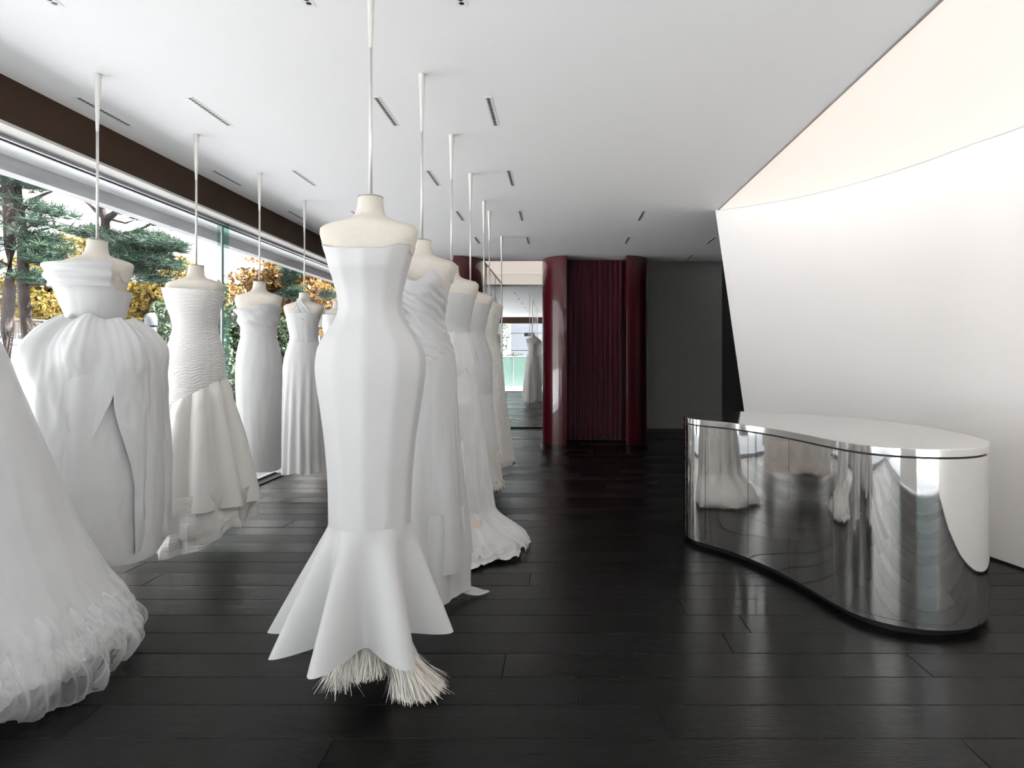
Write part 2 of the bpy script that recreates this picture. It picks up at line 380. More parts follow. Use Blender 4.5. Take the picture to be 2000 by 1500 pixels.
# back wall, mirror, smoked side panel
struct(B().box(-3.6, 3.5, Y1, Y1 + 0.15, -0.2, 3.45).build('wall_back', M['wall_grey']), 'grey plaster back wall')
mr = empty('wall_mirror', (-0.75, Y1, 0))
B().box(-1.20, -0.22, Y1 - 0.012, Y1 - 0.002, 0.03, CEIL - 0.004).build('mirror_pane', M['mirror'], mr)
B().box(-1.20, -0.22, Y1 - 0.018, Y1 - 0.002, 0.0, 0.03).build('bottom_rail', M['black'], mr)
tag(mr, 'tall wall mirror between the burgundy booths reflecting the shop front', 'mirror')
sd = empty('side_mirror', (-1.22, 11.0, 0))
for a, c in ((10.42, 11.08), (11.085, Y1 - 0.02)):
    B().box(-1.214, -1.204, a, c, 0.02, CEIL - 0.03).build('mirror_pane', M['dark_glass'], sd)
B().box(-1.222, -1.198, 10.15, Y1 - 0.02, CEIL - 0.03, CEIL - 0.004).build('top_rail', M['trim'], sd)
tag(sd, 'smoked mirror panel on the left side of the mirror niche', 'mirror')
struct(B().box(-1.21, -0.28, 11.66, 11.68, -0.0005, 0.002).build('trim_3', M['alu']), 'thin metal threshold before the mirror')

# black side wall with flush door at the far right
struct(B().box(2.97, 3.15, 6.75, Y1, -0.05, 3.42).build('wall_side', M['black_wall']), 'black panelled side wall')
dr = struct(B().box(2.955, 2.97, 10.15, 11.15, 0.0, 2.2).build('door_1', M['black_wall']), 'flush black door in the dark side wall')
B().box(2.935, 2.955, 10.2, 10.95, 1.40, 1.425).build('door_handle', M['black'], dr)
struct(B().box(3.5, 3.75, Y0 - 0.9, 12.2, -0.2, 3.45).build('wall_outer', M['concrete']), 'outer wall')
struct(B().box(-3.55, -3.02, 10.6, 12.2, -0.2, 3.45).build('wall_left_end', M['concrete']), 'concrete pier past the windows')

# left window wall
head = struct(B().box(-3.14, -3.02, Y0, 10.6, 2.588, 3.42).build('wall_left', M['bronze']), 'dark bronze header above the window')
B().box(-3.16, -3.021, Y0, 10.6, 2.570, 2.5885).build('header_soffit', M['concrete'], head)
B().box(-3.225, -3.16, Y0, 10.6, 2.548, 2.60).build('track', M['alu'], head)
B().box(-3.20, -3.185, Y0, 10.6, 2.540, 2.549).build('track_lip', M['rail'], head)
sf = struct(B().box(-3.56, -3.225, Y0 - 0.9, 12.2, 2.600, 2.66).build('canopy_soffit', M['soffit']), 'white soffit outside the window')
B().box(-3.66, -3.555, Y0 - 0.9, 12.2, 2.500, 3.62).build('fascia', M['fascia'], sf)
win = struct(B().box(-3.225, -3.165, Y0, 7.42, 0.0, 0.035).build('window_1', M['alu']), 'full-height frameless glass window wall')
B().box(-3.165, -3.06, Y0, 7.42, -0.01, 0.012).build('threshold', M['black'], win)
B().box(-3.165, -3.06, 7.42, 10.6, -0.01, 0.001).build('sill_board', M['oak'], win)
for a, c in ((Y0, 2.35), (2.355, 6.02), (6.06, 10.6)):
    B().box(-3.205, -3.19, a, c, 0.03, 2.56).build('pane', M['glass'], win)
for yf in (2.35, 6.04):
    B().box(-3.235, -3.135, yf - 0.010, yf + 0.010, 0.02, 2.56).build('glass_fin', M['glass_edge'], win)
    B().box(-3.200, -3.188, yf - 0.018, yf + 0.018, 0.02, 2.56).build('joint', M['alu'], win)
# shop front behind the camera
wf = struct(B().box(-3.14, 3.2, Y0 - 0.10, Y0, 2.60, 3.42).build('wall_front', M['bronze']), 'dark bronze header of the shop front')
struct(B().box(-0.6, 1.1, Y0 - 0.12, Y0 - 0.01, 0.0, 2.60).build('light_blocking_pier', M['ceiling']), 'added unseen white pier that cuts daylight on the gowns')  # unseen pier, added to cut the daylight reaching the gowns from the front
wf2 = struct(B().box(-3.14, -0.6, Y0 - 0.06, Y0, 0.0, 0.05).build('window_2', M['alu']), 'glass shop front')
for a, c in ((-3.14, -1.85), (-1.845, -0.6), (1.1, 3.2)):
    B().box(a, c, Y0 - 0.045, Y0 - 0.03, 0.05, 2.60).build('pane', M['glass'], wf2)
struct(B().box(-3.66, 3.75, Y0 - 0.9, Y0 - 0.1, 2.66, 2.72).build('canopy_front', M['soffit']), 'white soffit over the entrance')

# ------------------------------------------------------------------ burgundy booths
def quarter(cx, cy, rx, ry, a0, a1, n=18):
    return [(cx + rx * math.cos(a0 + (a1 - a0) * i / n), cy + ry * math.sin(a0 + (a1 - a0) * i / n)) for i in range(n + 1)]
def booth(dx, label):
    e = empty('fitting_booth', (0.54 + dx, 10.0, 0))
    H = CEIL - 0.004
    left = [(0.089, Y1 - 0.02), (-0.294, Y1 - 0.02)] + quarter(0.089, 10.11, 0.383, 0.55, math.pi, 1.5 * math.pi)
    right = [(0.982, 9.56)] + quarter(0.982, 10.11, 0.388, 0.55, 1.5 * math.pi, 2 * math.pi)[1:] + [(1.37, Y1 - 0.02), (0.982, Y1 - 0.02)]
    for pl in (left, right):
        o = B().prism([(x + dx, y) for x, y in pl], 0.004, H).build('curved_shell', M['lacquer'], e)
        o.data.polygons.foreach_set('use_smooth', [len(p.vertices) == 4 for p in o.data.polygons])
        m = o.modifiers.new('split', 'EDGE_SPLIT'); m.split_angle = 0.5
        lip = []
        for x, y in pl: lip.append((x + dx + (x - 0.54) * 0.006, y - 0.003))
        B().prism(lip, 0.0, 0.014).build('base_trim', M['lacquer'], e)
    # pleated curtain
    n = 230; x0, x1 = 0.095 + dx, 0.976 + dx
    r = random.Random(7)
    ph = np.cumsum([0] + [r.uniform(0.75, 1.3) for _ in range(11)]); ph = ph / ph[-1]
    def fold(u):
        i = min(max(np.searchsorted(ph, u) - 1, 0), len(ph) - 2)
        q = (u - ph[i]) / (ph[i + 1] - ph[i])
        return (0.5 - 0.5 * math.cos(2 * math.pi * q)) ** 0.8
    rows = []
    for j in range(14):
        v = j / 13
        rr = []
        for i in range(n):
            u = i / (n - 1)
            amp = 0.075 + 0.02 * v
            rr.append((x0 + (x1 - x0) * u + 0.006 * math.sin(9 * u + 3 * v), 10.07 - amp * fold(min(1, max(0, u + 0.004 * math.sin(5 * v + 7 * u)))),
                       (H - 0.0) * (1 - v) + v * (0.03 + 0.006 * math.sin(40 * u))))
        rows.append(rr)
    c = B().rings(rows, closed=False).build('curtain', M['velvet'], e, smooth=True)
    hm = [[(p[0], p[1] - 0.002, p[2] + d) for p in rows[-1]] for d in (0.010, -0.002)]
    B().rings(hm, closed=False).build('hem', mat('hem_reflection', (0.24, 0.09, 0.10), 0.6), c, smooth=True)  # curtain hem, its colour lightened to stand for the reflected line there
    B().box(0.089 + dx, 0.982 + dx, 10.12, 10.15, 0.0, H).build('back_panel', M['black_wall'], e)
    B().box(0.089 + dx, 0.982 + dx, 10.02, 10.12, H - 0.02, H).build('curtain_track', M['black'], e)
    return tag(e, label, 'fitting booth', 'burgundy fitting booths at the back')
booth(0.0, 'glossy burgundy fitting booth with closed velvet curtain right of the mirror')
booth(-2.586, 'glossy burgundy fitting booth behind the white gowns, left of the mirror')

# ------------------------------------------------------------------ steel counter
CT = 0.878
front = [(1334, 810), (1340.5, 816), (1351.5, 818), (1373.5, 820.5), (1410, 823.5), (1449, 828), (1500, 835), (1552, 844), (1624, 859), (1660, 865.3), (1703, 870.5),
         (1761, 875), (1822, 877.3), (1876, 877), (1912, 874.3), (1930, 868)]
backp = [(1931, 860), (1876, 846), (1804, 832), (1732, 822), (1624, 813), (1516, 806), (1455, 803.6), (1395, 803), (1350, 805)]
hh = (EYE - CT) * F
raw = [((x - 1095) * hh / (y - 699) / F, hh / (y - 699)) for x, y in front + backp]
raw = np.array(raw)
for _ in range(1):   # gentle smoothing of the traced plan
    raw = 0.6 * raw + 0.2 * (np.roll(raw, 1, 0) + np.roll(raw, -1, 0))
def closed_cr(P, per):
    n = len(P); r = []
    for i in range(n):
        p0, p1, p2, p3 = P[i - 1], P[i], P[(i + 1) % n], P[(i + 2) % n]
        for k in range(per):
            t = k / per
            r.append(0.5 * (2 * p1 + (p2 - p0) * t + (2 * p0 - 5 * p1 + 4 * p2 - p3) * t * t + (3 * p1 - p0 - 3 * p2 + p3) * t**3))
    return np.array(r)
plan = closed_cr(raw, 14)
def resample(P, n):
    Q = np.vstack([P, P[:1]]); d = np.concatenate([[0], np.cumsum(np.linalg.norm(np.diff(Q, axis=0), axis=1))])
    s = np.linspace(0, d[-1], n, endpoint=False)
    return np.stack([np.interp(s, d, Q[:, 0]), np.interp(s, d, Q[:, 1])], 1)
plan = resample(plan, 360)
for _ in range(18):
    plan = 0.5 * plan + 0.25 * (np.roll(plan, 1, 0) + np.roll(plan, -1, 0))
# the counter turns anticlockwise or clockwise: make outward offset well defined
plan = plan.mean(0) + (plan - plan.mean(0)) * 1.014
area = 0.5 * np.sum(plan[:, 0] * np.roll(plan[:, 1], -1) - np.roll(plan[:, 0], -1) * plan[:, 1])
if area < 0: plan = plan[::-1]
def off(P, d):                                     # d > 0 goes inwards (plan is anticlockwise)
    t = np.roll(P, -1, 0) - np.roll(P, 1, 0); t /= np.linalg.norm(t, axis=1)[:, None]
    return P + np.stack([-t[:, 1], t[:, 0]], 1) * d
cn = empty('reception_counter', (float(plan[:, 0].mean()), float(plan[:, 1].mean()), 0))
def shell(name, P, z0, z1, m, closed=True, smooth=True, cap=True):
    rg = [[(x, y, z) for x, y in P] for z in (z0, z1)]
    return B().rings(rg, closed=closed, cap0=cap, cap1=cap).build(name, m, cn, smooth=False)
def solid(name, P, z0, z1, m, bev=0.003):
    c = np.array(P); n = len(c)
    Pi = off(c, bev)
    rg = [[(x, y, z0) for x, y in c], [(x, y, z1 - bev) for x, y in c], [(x, y, z1) for x, y in Pi]]
    o = B().rings(rg, closed=True, cap0=True, cap1=True).build(name, m, cn)
    o.data.polygons.foreach_set('use_smooth', [len(p.vertices) == 4 for p in o.data.polygons])
    md = o.modifiers.new('split', 'EDGE_SPLIT'); md.split_angle = 0.6
    return o
solid('countertop', plan, CT - 0.036, CT, M['steel_top'])
solid('shadow_gap', off(plan, 0.012), CT - 0.046, CT - 0.035, M['black'], 0.001)
solid('base_ring', off(plan, 0.004), 0.040, 0.066, M['steel'], 0.001)
solid('plinth', off(plan, 0.045), 0.0, 0.041, M['black'], 0.001)
# body skin cut into doors by the vertical joints seen in the photograph
sx = 1095 + plan[:, 0] * F / plan[:, 1]
ctr = plan.mean(0)
isfront = np.zeros(len(plan), bool)
nrm = off(plan, -1) - plan
isfront = (nrm * (-plan)).sum(1) > 0               # faces the camera
def near_idx(px):
    c = [i for i in range(len(plan)) if isfront[i] and plan[i][1] < 4.6]
    return min(c, key=lambda i: abs(sx[i] - px))
cuts = sorted(near_idx(p) for p in (1376, 1460, 1541, 1629))
def panel(name, i0, i1):
    n = (i1 - i0) % len(plan)
    idx = [(i0 + k) % len(plan) for k in range(n + 1)]
    P = plan[idx].copy()
    d0 = (P[1] - P[0]) / np.linalg.norm(P[1] - P[0]); d1 = (P[-2] - P[-1]) / np.linalg.norm(P[-2] - P[-1])
    P[0] += d0 * 0.0028; P[-1] += d1 * 0.0028
    Pin = off(plan, 0.018)[idx]
    z0, z1 = 0.068, CT - 0.046
    n = len(P)
    v = [(x, y, z0) for x, y in P] + [(x, y, z1) for x, y in P]
    f = [(k, k + 1, n + k + 1, n + k) for k in range(n - 1)]
    b = B().add(v, f)
    b.add([(*P[0], z0), (*P[0], z1), (*Pin[0], z1), (*Pin[0], z0)], [(0, 1, 2, 3)])
    b.add([(*P[-1], z0), (*P[-1], z1), (*Pin[-1], z1), (*Pin[-1], z0)], [(0, 1, 2, 3)])
    b.rings([[(x, y, z0) for x, y in P], [(x, y, z0) for x, y in Pin]], closed=False)
    b.rings([[(x, y, z1) for x, y in P], [(x, y, z1) for x, y in Pin]], closed=False)
    o = b.build(name, M['steel'], cn)
    o.data.polygons.foreach_set('use_smooth', [True] * (len(P) - 1) + [False] * (len(o.data.polygons) - len(P) + 1))
    return o
for a, c in zip(cuts[:-1], cuts[1:]): panel('cabinet_door', a, c)
panel('curved_side', cuts[-1], cuts[0])
solid('carcass', off(plan, 0.02), 0.066, CT - 0.046, M['black'], 0.001)
tag(cn, 'mirror-polished steel reception counter with a curved kidney-shaped plan', 'counter')

# ------------------------------------------------------------------ ceiling lights, strips of fifteen round apertures
ROWS = {0: 2.33, 1: 3.77, 2: 5.24, 3: 6.685, 4: 8.13, 5: 9.54}
COLS = [(-2.843, 'nearest the window'), (-2.187, 'second line from the window'), (-1.088, 'line left of the right gowns'), (-0.428, 'line right of the right gowns'),
        (0.87, 'over the open aisle'), (1.962, 'by the leaning wall')]
spots = {0: (1, 2, 3), 1: (0, 1, 2, 3), 2: (0, 1, 2, 3), 3: (0, 1, 2, 3, 4), 4: (2, 3, 4, 5), 5: (5,)}
ORD = ['at the picture top', 'second from the front', 'third from the front', 'fourth from the front', 'fifth from the front', 'farthest back']
def disc(cx, cy, r, z, n=12): return [(cx + r * math.cos(2 * math.pi * i / n), cy + r * math.sin(2 * math.pi * i / n), z) for i in range(n)]
for rw, cs in spots.items():
    for ci in cs:
        x = COLS[ci][0]; y = ROWS[rw]; L = 0.45
        e = empty('linear_downlight', (x, y + L / 2, CEIL))
        B().box(x - 0.022, x + 0.022, y - 0.012, y + L + 0.012, CEIL - 0.002, CEIL + 0.003).build('trim_plate', M['white_trim'], e)
        b = B()
        for i in range(15):
            cy = y + 0.015 + i * (L - 0.03) / 14
            b.rings([disc(x, cy, 0.0118, CEIL - 0.0030), disc(x, cy, 0.0100, CEIL - 0.0026)], cap0=False)
            b.add(disc(x, cy, 0.0112, CEIL - 0.0028), [tuple(range(12))])
        o = b.build('apertures', M['black'], e); o['kind'] = 'stuff'
        tag(e, 'slim black-dotted ceiling downlight, %s, %s' % (COLS[ci][1], ORD[rw]), 'downlight', 'recessed linear downlights')

# ------------------------------------------------------------------ dress forms
def pchip(tab):
    """rows (z, a, b, ...) in falling z -> smooth monotone interpolation"""
    T = np.array(sorted(tab), float); x = T[:, 0]; Yv = T[:, 1:]
    h = np.diff(x); d = np.diff(Yv, axis=0) / h[:, None]; m = np.zeros_like(Yv)
    for k in range(1, len(x) - 1):
        for c in range(Yv.shape[1]):
            if d[k - 1][c] * d[k][c] > 0:
                w1 = 2 * h[k] + h[k - 1]; w2 = h[k] + 2 * h[k - 1]
                m[k][c] = (w1 + w2) / (w1 / d[k - 1][c] + w2 / d[k][c])
    m[0] = d[0]; m[-1] = d[-1]
    def f(z):
        z = min(max(z, x[0]), x[-1]); i = min(max(int(np.searchsorted(x, z)) - 1, 0), len(x) - 2); q = (z - x[i]) / h[i]
        return (Yv[i] * (2 * q**3 - 3 * q**2 + 1) + m[i] * h[i] * (q**3 - 2 * q**2 + q) + Yv[i + 1] * (-2 * q**3 + 3 * q**2) + m[i + 1] * h[i] * (q**3 - q**2))
    return f

def spow(c, e): return math.copysign(abs(c) ** (2.0 / e), c)
def sstep(a, b, x):
    t = min(1, max(0, (x - a) / (b - a))); return t * t * (3 - 2 * t)
def front(th): return -math.sin(th)              # 1 towards the camera, -1 at the back
R = math.radians

def gown(cx, cy, prof, ztop, zbot, rows, N, disp=None, th=None, pw=1.0):
    """surface of revolution-like cloth: profile rows (z, half width, half depth, shift y, exponent)"""
    f = prof if callable(prof) else pchip(prof)
    closed = th is None; out = []
    for j in range(rows + 1):
        v = (j / rows) ** pw; ring = []
        for i in range(N if closed else N + 1):
            if closed: t = 2 * math.pi * i / N
            else:
                a, b = th(v) if callable(th) else th
                t = a + (b - a) * i / N
            zt = ztop(t) if callable(ztop) else ztop; zb = zbot(t) if callable(zbot) else zbot
            z = zt + (zb - zt) * v
            hw, hd, sy, ex = f(z)
            x = hw * spow(math.cos(t), ex); y = hd * spow(math.sin(t), ex)
            dr, dz = disp(t, z, v) if disp else (0, 0)
            l = math.hypot(x, y) + 1e-6
            ring.append((cx + x * (1 + dr / l), cy + sy + y * (1 + dr / l), z + dz))
        out.append(ring)
    return B().rings(out, closed=closed)

TORSO = [(1.9305, .0475, .0475, .012, 2), (1.90, .0495, .049, .010, 2), (1.865, .057, .054, .006, 2), (1.850, .071, .060, .004, 2), (1.838, .104, .070, 0, 2.1),
         (1.825, .150, .078, 0, 2.3), (1.812, .181, .080, 0, 2.6), (1.800, .189, .080, 0, 3.0), (1.775, .186, .084, -.004, 3.0), (1.740, .174, .097, -.008, 2.7),
         (1.70, .160, .112, -.012, 2.3), (1.66, .149, .122, -.014, 2.1), (1.60, .134, .108, -.008, 2), (1.50, .116, .093, 0, 2), (1.42, .140, .105, .004, 2),
         (1.30, .180, .125, .008, 2), (1.15, .180, .125, .006, 2), (1.05, .17, .12, 0, 2)]
def dress_form(x, y, label, rod=True):
    e = empty('dress_form', (x, y, 1.05))
    b = gown(x, y, TORSO, 1.9305, 1.05, 70, 48)
    n = 48; last = len(b.v) - n
    b.f.append(tuple(range(n - 1, -1, -1))); b.f.append(tuple(range(last, last + n)))
    t = b.build('torso', M['linen'], e, smooth=True); md = t.modifiers.new('split', 'EDGE_SPLIT'); md.split_angle = 1.0
    cp = B().rings([disc(x, y + .012, .047, 1.9300, 32), disc(x, y + .012, .0490, 1.9305, 32), disc(x, y + .012, .0490, 1.9345, 32), disc(x, y + .012, .046, 1.936, 32)], cap1=True)
    cp.build('neck_cap', M['cap'], e, smooth=False)
    for s in (-1, 1):                                # flat oval plates closing the armholes
        rg = []
        for q, k in ((0.97, 0.0), (1.0, 0.0045), (0.93, 0.006), (0.3, 0.0065)):
            rr = []
            for i in range(28):
                a = 2 * math.pi * i / 28
                dz = 0.056 * q * math.cos(a); dy = 0.050 * q * math.sin(a)
                bx = 0.176 - 0.22 * max(0, -dz) - 0.05 * max(0, dz)
                rr.append((x + s * (bx + k - 0.0 - 2.2 * dy * dy * 2), y - .006 + dy, 1.757 + dz))
            rg.append(rr)
        B().rings(rg, cap1=True).build('arm_plate', M['linen'], e, smooth=True)
    B().tube([(x, y + .012, CEIL - .008), (x, y + .012, CEIL - .31)], [.0075, .0075], 12).tube([(x, y + .012, CEIL - .3), (x, y + .012, 1.934)], .0068, 12).build('rod', M['rod'], e, smooth=True)
    b = B().rings([disc(x, y + .012, r, z, 16) for z, r in ((CEIL - .0015, .0195), (CEIL - .012, .0190), (CEIL - .08, .0155), (CEIL - .18, .0115), (CEIL - .27, .0088), (CEIL - .31, .0076))])
    b.build('ceiling_mount', M['rod'], e, smooth=True)
    return tag(e, label, 'dress form', 'hanging dress forms')

def fbm(x, y, z, o=3):
    return noise.fractal(Vector((x, y, z)), 0.8, 2.0, o)

def lobes(peaks, valley, sharp=1.0):
    """peaks: list of (angle deg, radius) -> periodic flounce radius"""
    P = sorted((a % 360, r) for a, r in peaks)
    A = [p[0] for p in P]
    def f(t):
        d = math.degrees(t) % 360
        i = np.searchsorted(A, d) - 1
        a0, r0 = P[i]; a1, r1 = P[(i + 1) % len(P)]
        span = (a1 - a0) % 360; q = ((d - a0) % 360) / span
        pk = r0 + (r1 - r0) * (q * q * (3 - 2 * q))
        c = (0.5 + 0.5 * math.cos(2 * math.pi * q)) ** sharp
        return valley + (pk - valley) * c, c
    return f

def dress(name, x, y, label):
    return tag(empty(name, (x, y, 0.05)), label, 'wedding dress', 'white wedding dresses on hanging forms')

XR, XL = -0.75, -2.505
Zk = lambda k: 3.449 + 0.932 * k
BODY = [(1.80, .19, .125, -.01, 2.3), (1.74, .178, .128, -.012, 2.3), (1.70, .166, .130, -.014, 2.2), (1.66, .155, .132, -.014, 2.1), (1.60, .140, .117, -.008, 2), (1.54, .126, .104, -.004, 2),
        (1.50, .123, .101, 0, 2), (1.46, .131, .106, .002, 2), (1.425, .152, .120, .004, 2), (1.38, .185, .142, .006, 2), (1.32, .210, .156, .008, 2), (1.26, .216, .160, .008, 2),
        (1.20, .210, .158, .008, 2), (1.10, .194, .152, .008, 2), (.96, .175, .145, .006, 2), (.80, .162, .140, .004, 2), (.64, .158, .138, 0, 2), (.2, .158, .138, 0, 2)]

# ---- front gown, right row: panelled satin with flared flounce and fringe
x, y = XR, Zk(-1) - .002
dress_form(x, y, 'dress form under the panelled fit-and-flare gown nearest the camera')
d = dress('fit_and_flare_gown', x, y, 'panelled white satin fit-and-flare gown with fluted hem and ivory fringe, nearest the camera')
NP = 11
def facet(t, z, v):
    u = ((t + 0.33) % (2 * math.pi / NP)) - math.pi / NP
    hw = BODYF(z)[0]
    k = math.cos(math.pi / NP) / math.cos(u)
    seam = math.exp(-((math.pi / NP - abs(u)) / 0.022) ** 2)
    return (hw * (k - 0.985) * 0.9 - 0.002 * seam, 0)
BODYF = pchip(BODY)
b = gown(x, y, BODY, lambda t: 1.735 - 0.025 * sstep(.2, 1.0, front(t)) - 0.03 * sstep(0.1, 1, -front(t)) + .012 * math.exp(-((math.degrees(t) % 360 - 318) / 14) ** 2), .64, 90, 132, facet)
gb = b.build('panelled_body', M['satin'], d, smooth=True)
ring = b.v[:132]
B().tube([Vector(p) for p in ring] + [Vector(ring[0])], .0022, 6, cap=False).build('neckline_piping', M['satin'], gb, smooth=True)
fl = lobes([(176, .415), (213, .365), (252, .335), (307, .335), (6, .325), (60, .36), (118, .40)], .158, 1.2)
def flounce(t, z, v):
    r, c = fl(t); hw, hd, _, _ = BODYF(.64)
    base = math.hypot(hw * math.cos(t), hd * math.sin(t))
    g = v ** 1.05
    return ((r - base) * g, -0.035 * c * v * v)
b = gown(x, y, [(.70, .160, .139, 0, 2), (.64, .158, .138, 0, 2), (.15, .158, .138, 0, 2)], .655, lambda t: .250 - 0.02 * sstep(-.4, 1, front(t)), 36, 240, flounce)
b.build('flared_flounce', M['satin'], d, smooth=True)
# fringe strands
def strands(pts, n, seed, rootz, endz, spread, wid=.0022, tip=(.0, .0), splay=0.06):
    rr = random.Random(seed); V = []; Fc = []
    for _ in range(n):
        px, py = pts(rr)
        ang = rr.uniform(0, 2 * math.pi); s = spread * rr.random() ** 0.5
        zend = endz + rr.uniform(-.02, .03); ln = rr.uniform(.7, 1.0)
        ox, oy = rr.gauss(0, splay * .4), rr.gauss(0, splay * .4)
        pth = []
        for k in range(6):
            q = k / 5
            fl_ = max(0, q - .55) / .45
            tq = q ** 1.5
            pth.append((px + tip[0] * tq + ox * q * .25 + (math.cos(ang) * s + ox) * fl_ ** 1.6, py + tip[1] * tq + oy * q * .25 + (math.sin(ang) * s + oy) * fl_ ** 1.6, max(0.003, rootz + (zend - rootz) * (q ** (0.92)) )))
        n0 = len(V); wx, wy = -math.sin(ang) * wid, math.cos(ang) * wid
        for k, p in enumerate(pth):
            ww = 1.0 if k < 5 else .3
            V += [(p[0] - wx * ww, p[1] - wy * ww, p[2]), (p[0] + wx * ww, p[1] + wy * ww, p[2])]
        for k in range(5): Fc.append((n0 + 2 * k, n0 + 2 * k + 1, n0 + 2 * k + 3, n0 + 2 * k + 2))
    return V, Fc
def arc(a0, a1, r0, r1):
    def f(rr):
        a = R(rr.uniform(a0, a1)); q = rr.uniform(r0, r1); return (x + q * math.cos(a), y + q * math.sin(a))
    return f
V1, F1 = strands(arc(228, 300, .08, .136), 4200, 1, .34, .115, .022, wid=.0021, splay=.03)
V2, F2 = strands(lambda rr: (x + .088 + rr.uniform(-.042, .042), y - .022 + rr.uniform(-.045, .045)), 6500, 2, .30, .006, .060, wid=.0021, splay=.035, tip=(.105, .0))
V3, F3 = strands(arc(30, 215, .08, .136), 1400, 3, .34, .03, .04)
n1, n2 = len(V1), len(V1) + len(V2)
fo = mk('fringe', V1 + V2 + V3, F1 + [tuple(i + n1 for i in q) for q in F2] + [tuple(i + n2 for i in q) for q in F3], M['fringe'], d, smooth=False)
tag(fo, 'ivory horsehair fringe', kind='stuff')

# ---- right row, second: ruched sweetheart gown with layered hem and train
x, y = XR, Zk(0)
dress_form(x, y, 'dress form in the ruched sweetheart gown, second in the right row')
d = dress('ruched_sweetheart_gown', x, y, 'white sweetheart gown with diagonal ruched bodice and small train, second in the right row')
P2 = [(1.80, .175, .13, -.02, 2.1), (1.70, .158, .146, -.02, 2), (1.60, .140, .125, -.01, 2), (1.50, .124, .106, 0, 2), (1.42, .148, .124, .0, 2), (1.32, .178, .145, 0, 2), (1.2, .188, .15, 0, 2), (1.1, .188, .155, 0, 2)]
def sweet(t):
    a = math.degrees(t) % 360; g = lambda c, w_: math.exp(-((a - c) / w_) ** 2)
    return 1.655 + .105 * g(303, 24) + .105 * g(237, 24) + .01 * g(270, 10)
def ruch(t, z, v):
    a = math.degrees(t) % 360
    ph = (z * 1.0 + .34 * math.cos(t) * .15 + .0009 * (a - 270))
    s = math.sin(ph * 135 + 2.2 * fbm(math.cos(t) * 2, math.sin(t) * 2, z * 5))
    cup = .012 * (math.exp(-((a - 303) / 22) ** 2) + math.exp(-((a - 237) / 22) ** 2)) * math.exp(-((z - 1.69) / .06) ** 2)
    fade = sstep(0.0, .25, v) * sstep(-.4, .3, front(t))
    return (.0065 * s * fade + cup, 0)
gown(x, y, P2, sweet, lambda t: 1.235 + .10 * math.cos(t), 110, 120, ruch).build('ruched_bodice', M['crepe'], d, smooth=True)
P2s = [(1.45, .128, .108, 0, 2), (1.36, .165, .135, 0, 2), (1.25, .186, .150, 0, 2), (1.1, .192, .160, 0, 2), (.9, .202, .185, 0, 2), (.6, .225, .225, 0, 2), (.2, .262, .262, 0, 2)]
def soft(n, amp, seed, z0, z1, wr=.003):
    def f(t, z, v):
        g = sstep(z0, z1, z)
        s = math.sin(n * t + 1.5 * fbm(math.cos(t) + seed, math.sin(t), z * .6))
        return (amp * g * s + wr * fbm(math.cos(t) * 4 + seed, math.sin(t) * 4, z * 4), 0)
    return f
gown(x, y, P2s, 1.42, lambda t: .215 + .02 * math.cos(3 * t), 70, 140, soft(7, .020, 3, 1.1, .3)).build('skirt', M['satin'], d, smooth=True)
gown(x, y, [(z, a - .018, c - .018, s, e) for z, a, c, s, e in P2s], .5, lambda t: .045 + .12 * sstep(.2, 1, math.sin(t - .4)), 30, 140, soft(5, .026, 9, 1.0, .2, .008)).build('underskirt', M['satin'], d, smooth=True)
# loose vertical panel on the left side
pn = []
for j in range(26):
    v = j / 25; z = 1.80 * (1 - v) + .20 * v
    pn.append([(x - .17 + .02 * v + .016 * i + .010 * v * i + .006 * math.sin(i * 1.9 + 3 * v), y - .10 - .06 * v - .02 * math.sin(i * 1.7), z) for i in range(7)])
B().rings(pn, closed=False).build('side_panel', M['chiffon'], d, smooth=True)
tr = []
for j in range(14):
    v = j / 13
    tr.append([(x + .16 + .20 * v + .0 * i, y + .20 * (i / 9 - .5) * (1 - v) ** .7 + .04 * v + .03, .012 + .10 * (1 - v) ** 4 + .018 * math.sin(i * 1.3 + 4 * v) ** 2 * (1 - .6 * v)) for i in range(10)])
B().rings(tr, closed=False).build('train', M['satin'], d, smooth=True)

# ---- right row, third: satin bodice, lace hips, tulle skirt spreading on the floor
x, y = XR, Zk(1) + .007
dress_form(x, y, 'dress form in the lace-hipped tulle gown, third in the right row')
d = dress('tulle_train_gown', x, y, 'strapless white gown with lace hips and a tulle train spread on the floor')
P3 = [(1.80, .185, .135, -.01, 2.2), (1.7, .165, .136, -.01, 2.1), (1.6, .142, .12, -.008, 2), (1.5, .126, .104, 0, 2), (1.4, .155, .125, 0, 2), (1.3, .178, .142, 0, 2), (1.2, .185, .15, 0, 2), (1.1, .187, .155, 0, 2)]
gown(x, y, P3, lambda t: 1.715 + .02 * front(t), 1.47, 30, 90, soft(3, .002, 5, 2, 1.5)).build('bodice', M['satin'], d, smooth=True)
gown(x, y, P3, 1.475, lambda t: 1.16 + .05 * math.sin(5 * t) + .02 * math.sin(13 * t), 40, 120, soft(9, .003, 6, 2, 1.3, .004)).build('lace_hip', M['lace_white'], d, smooth=True)
P3s = [(1.3, .170, .136, 0, 2), (1.2, .179, .146, 0, 2), (1.1, .187, .156, 0, 2), (.9, .205, .185, 0, 2), (.6, .232, .225, .0, 2), (.3, .272, .27, .0, 2), (.05, .31, .31, 0, 2)]
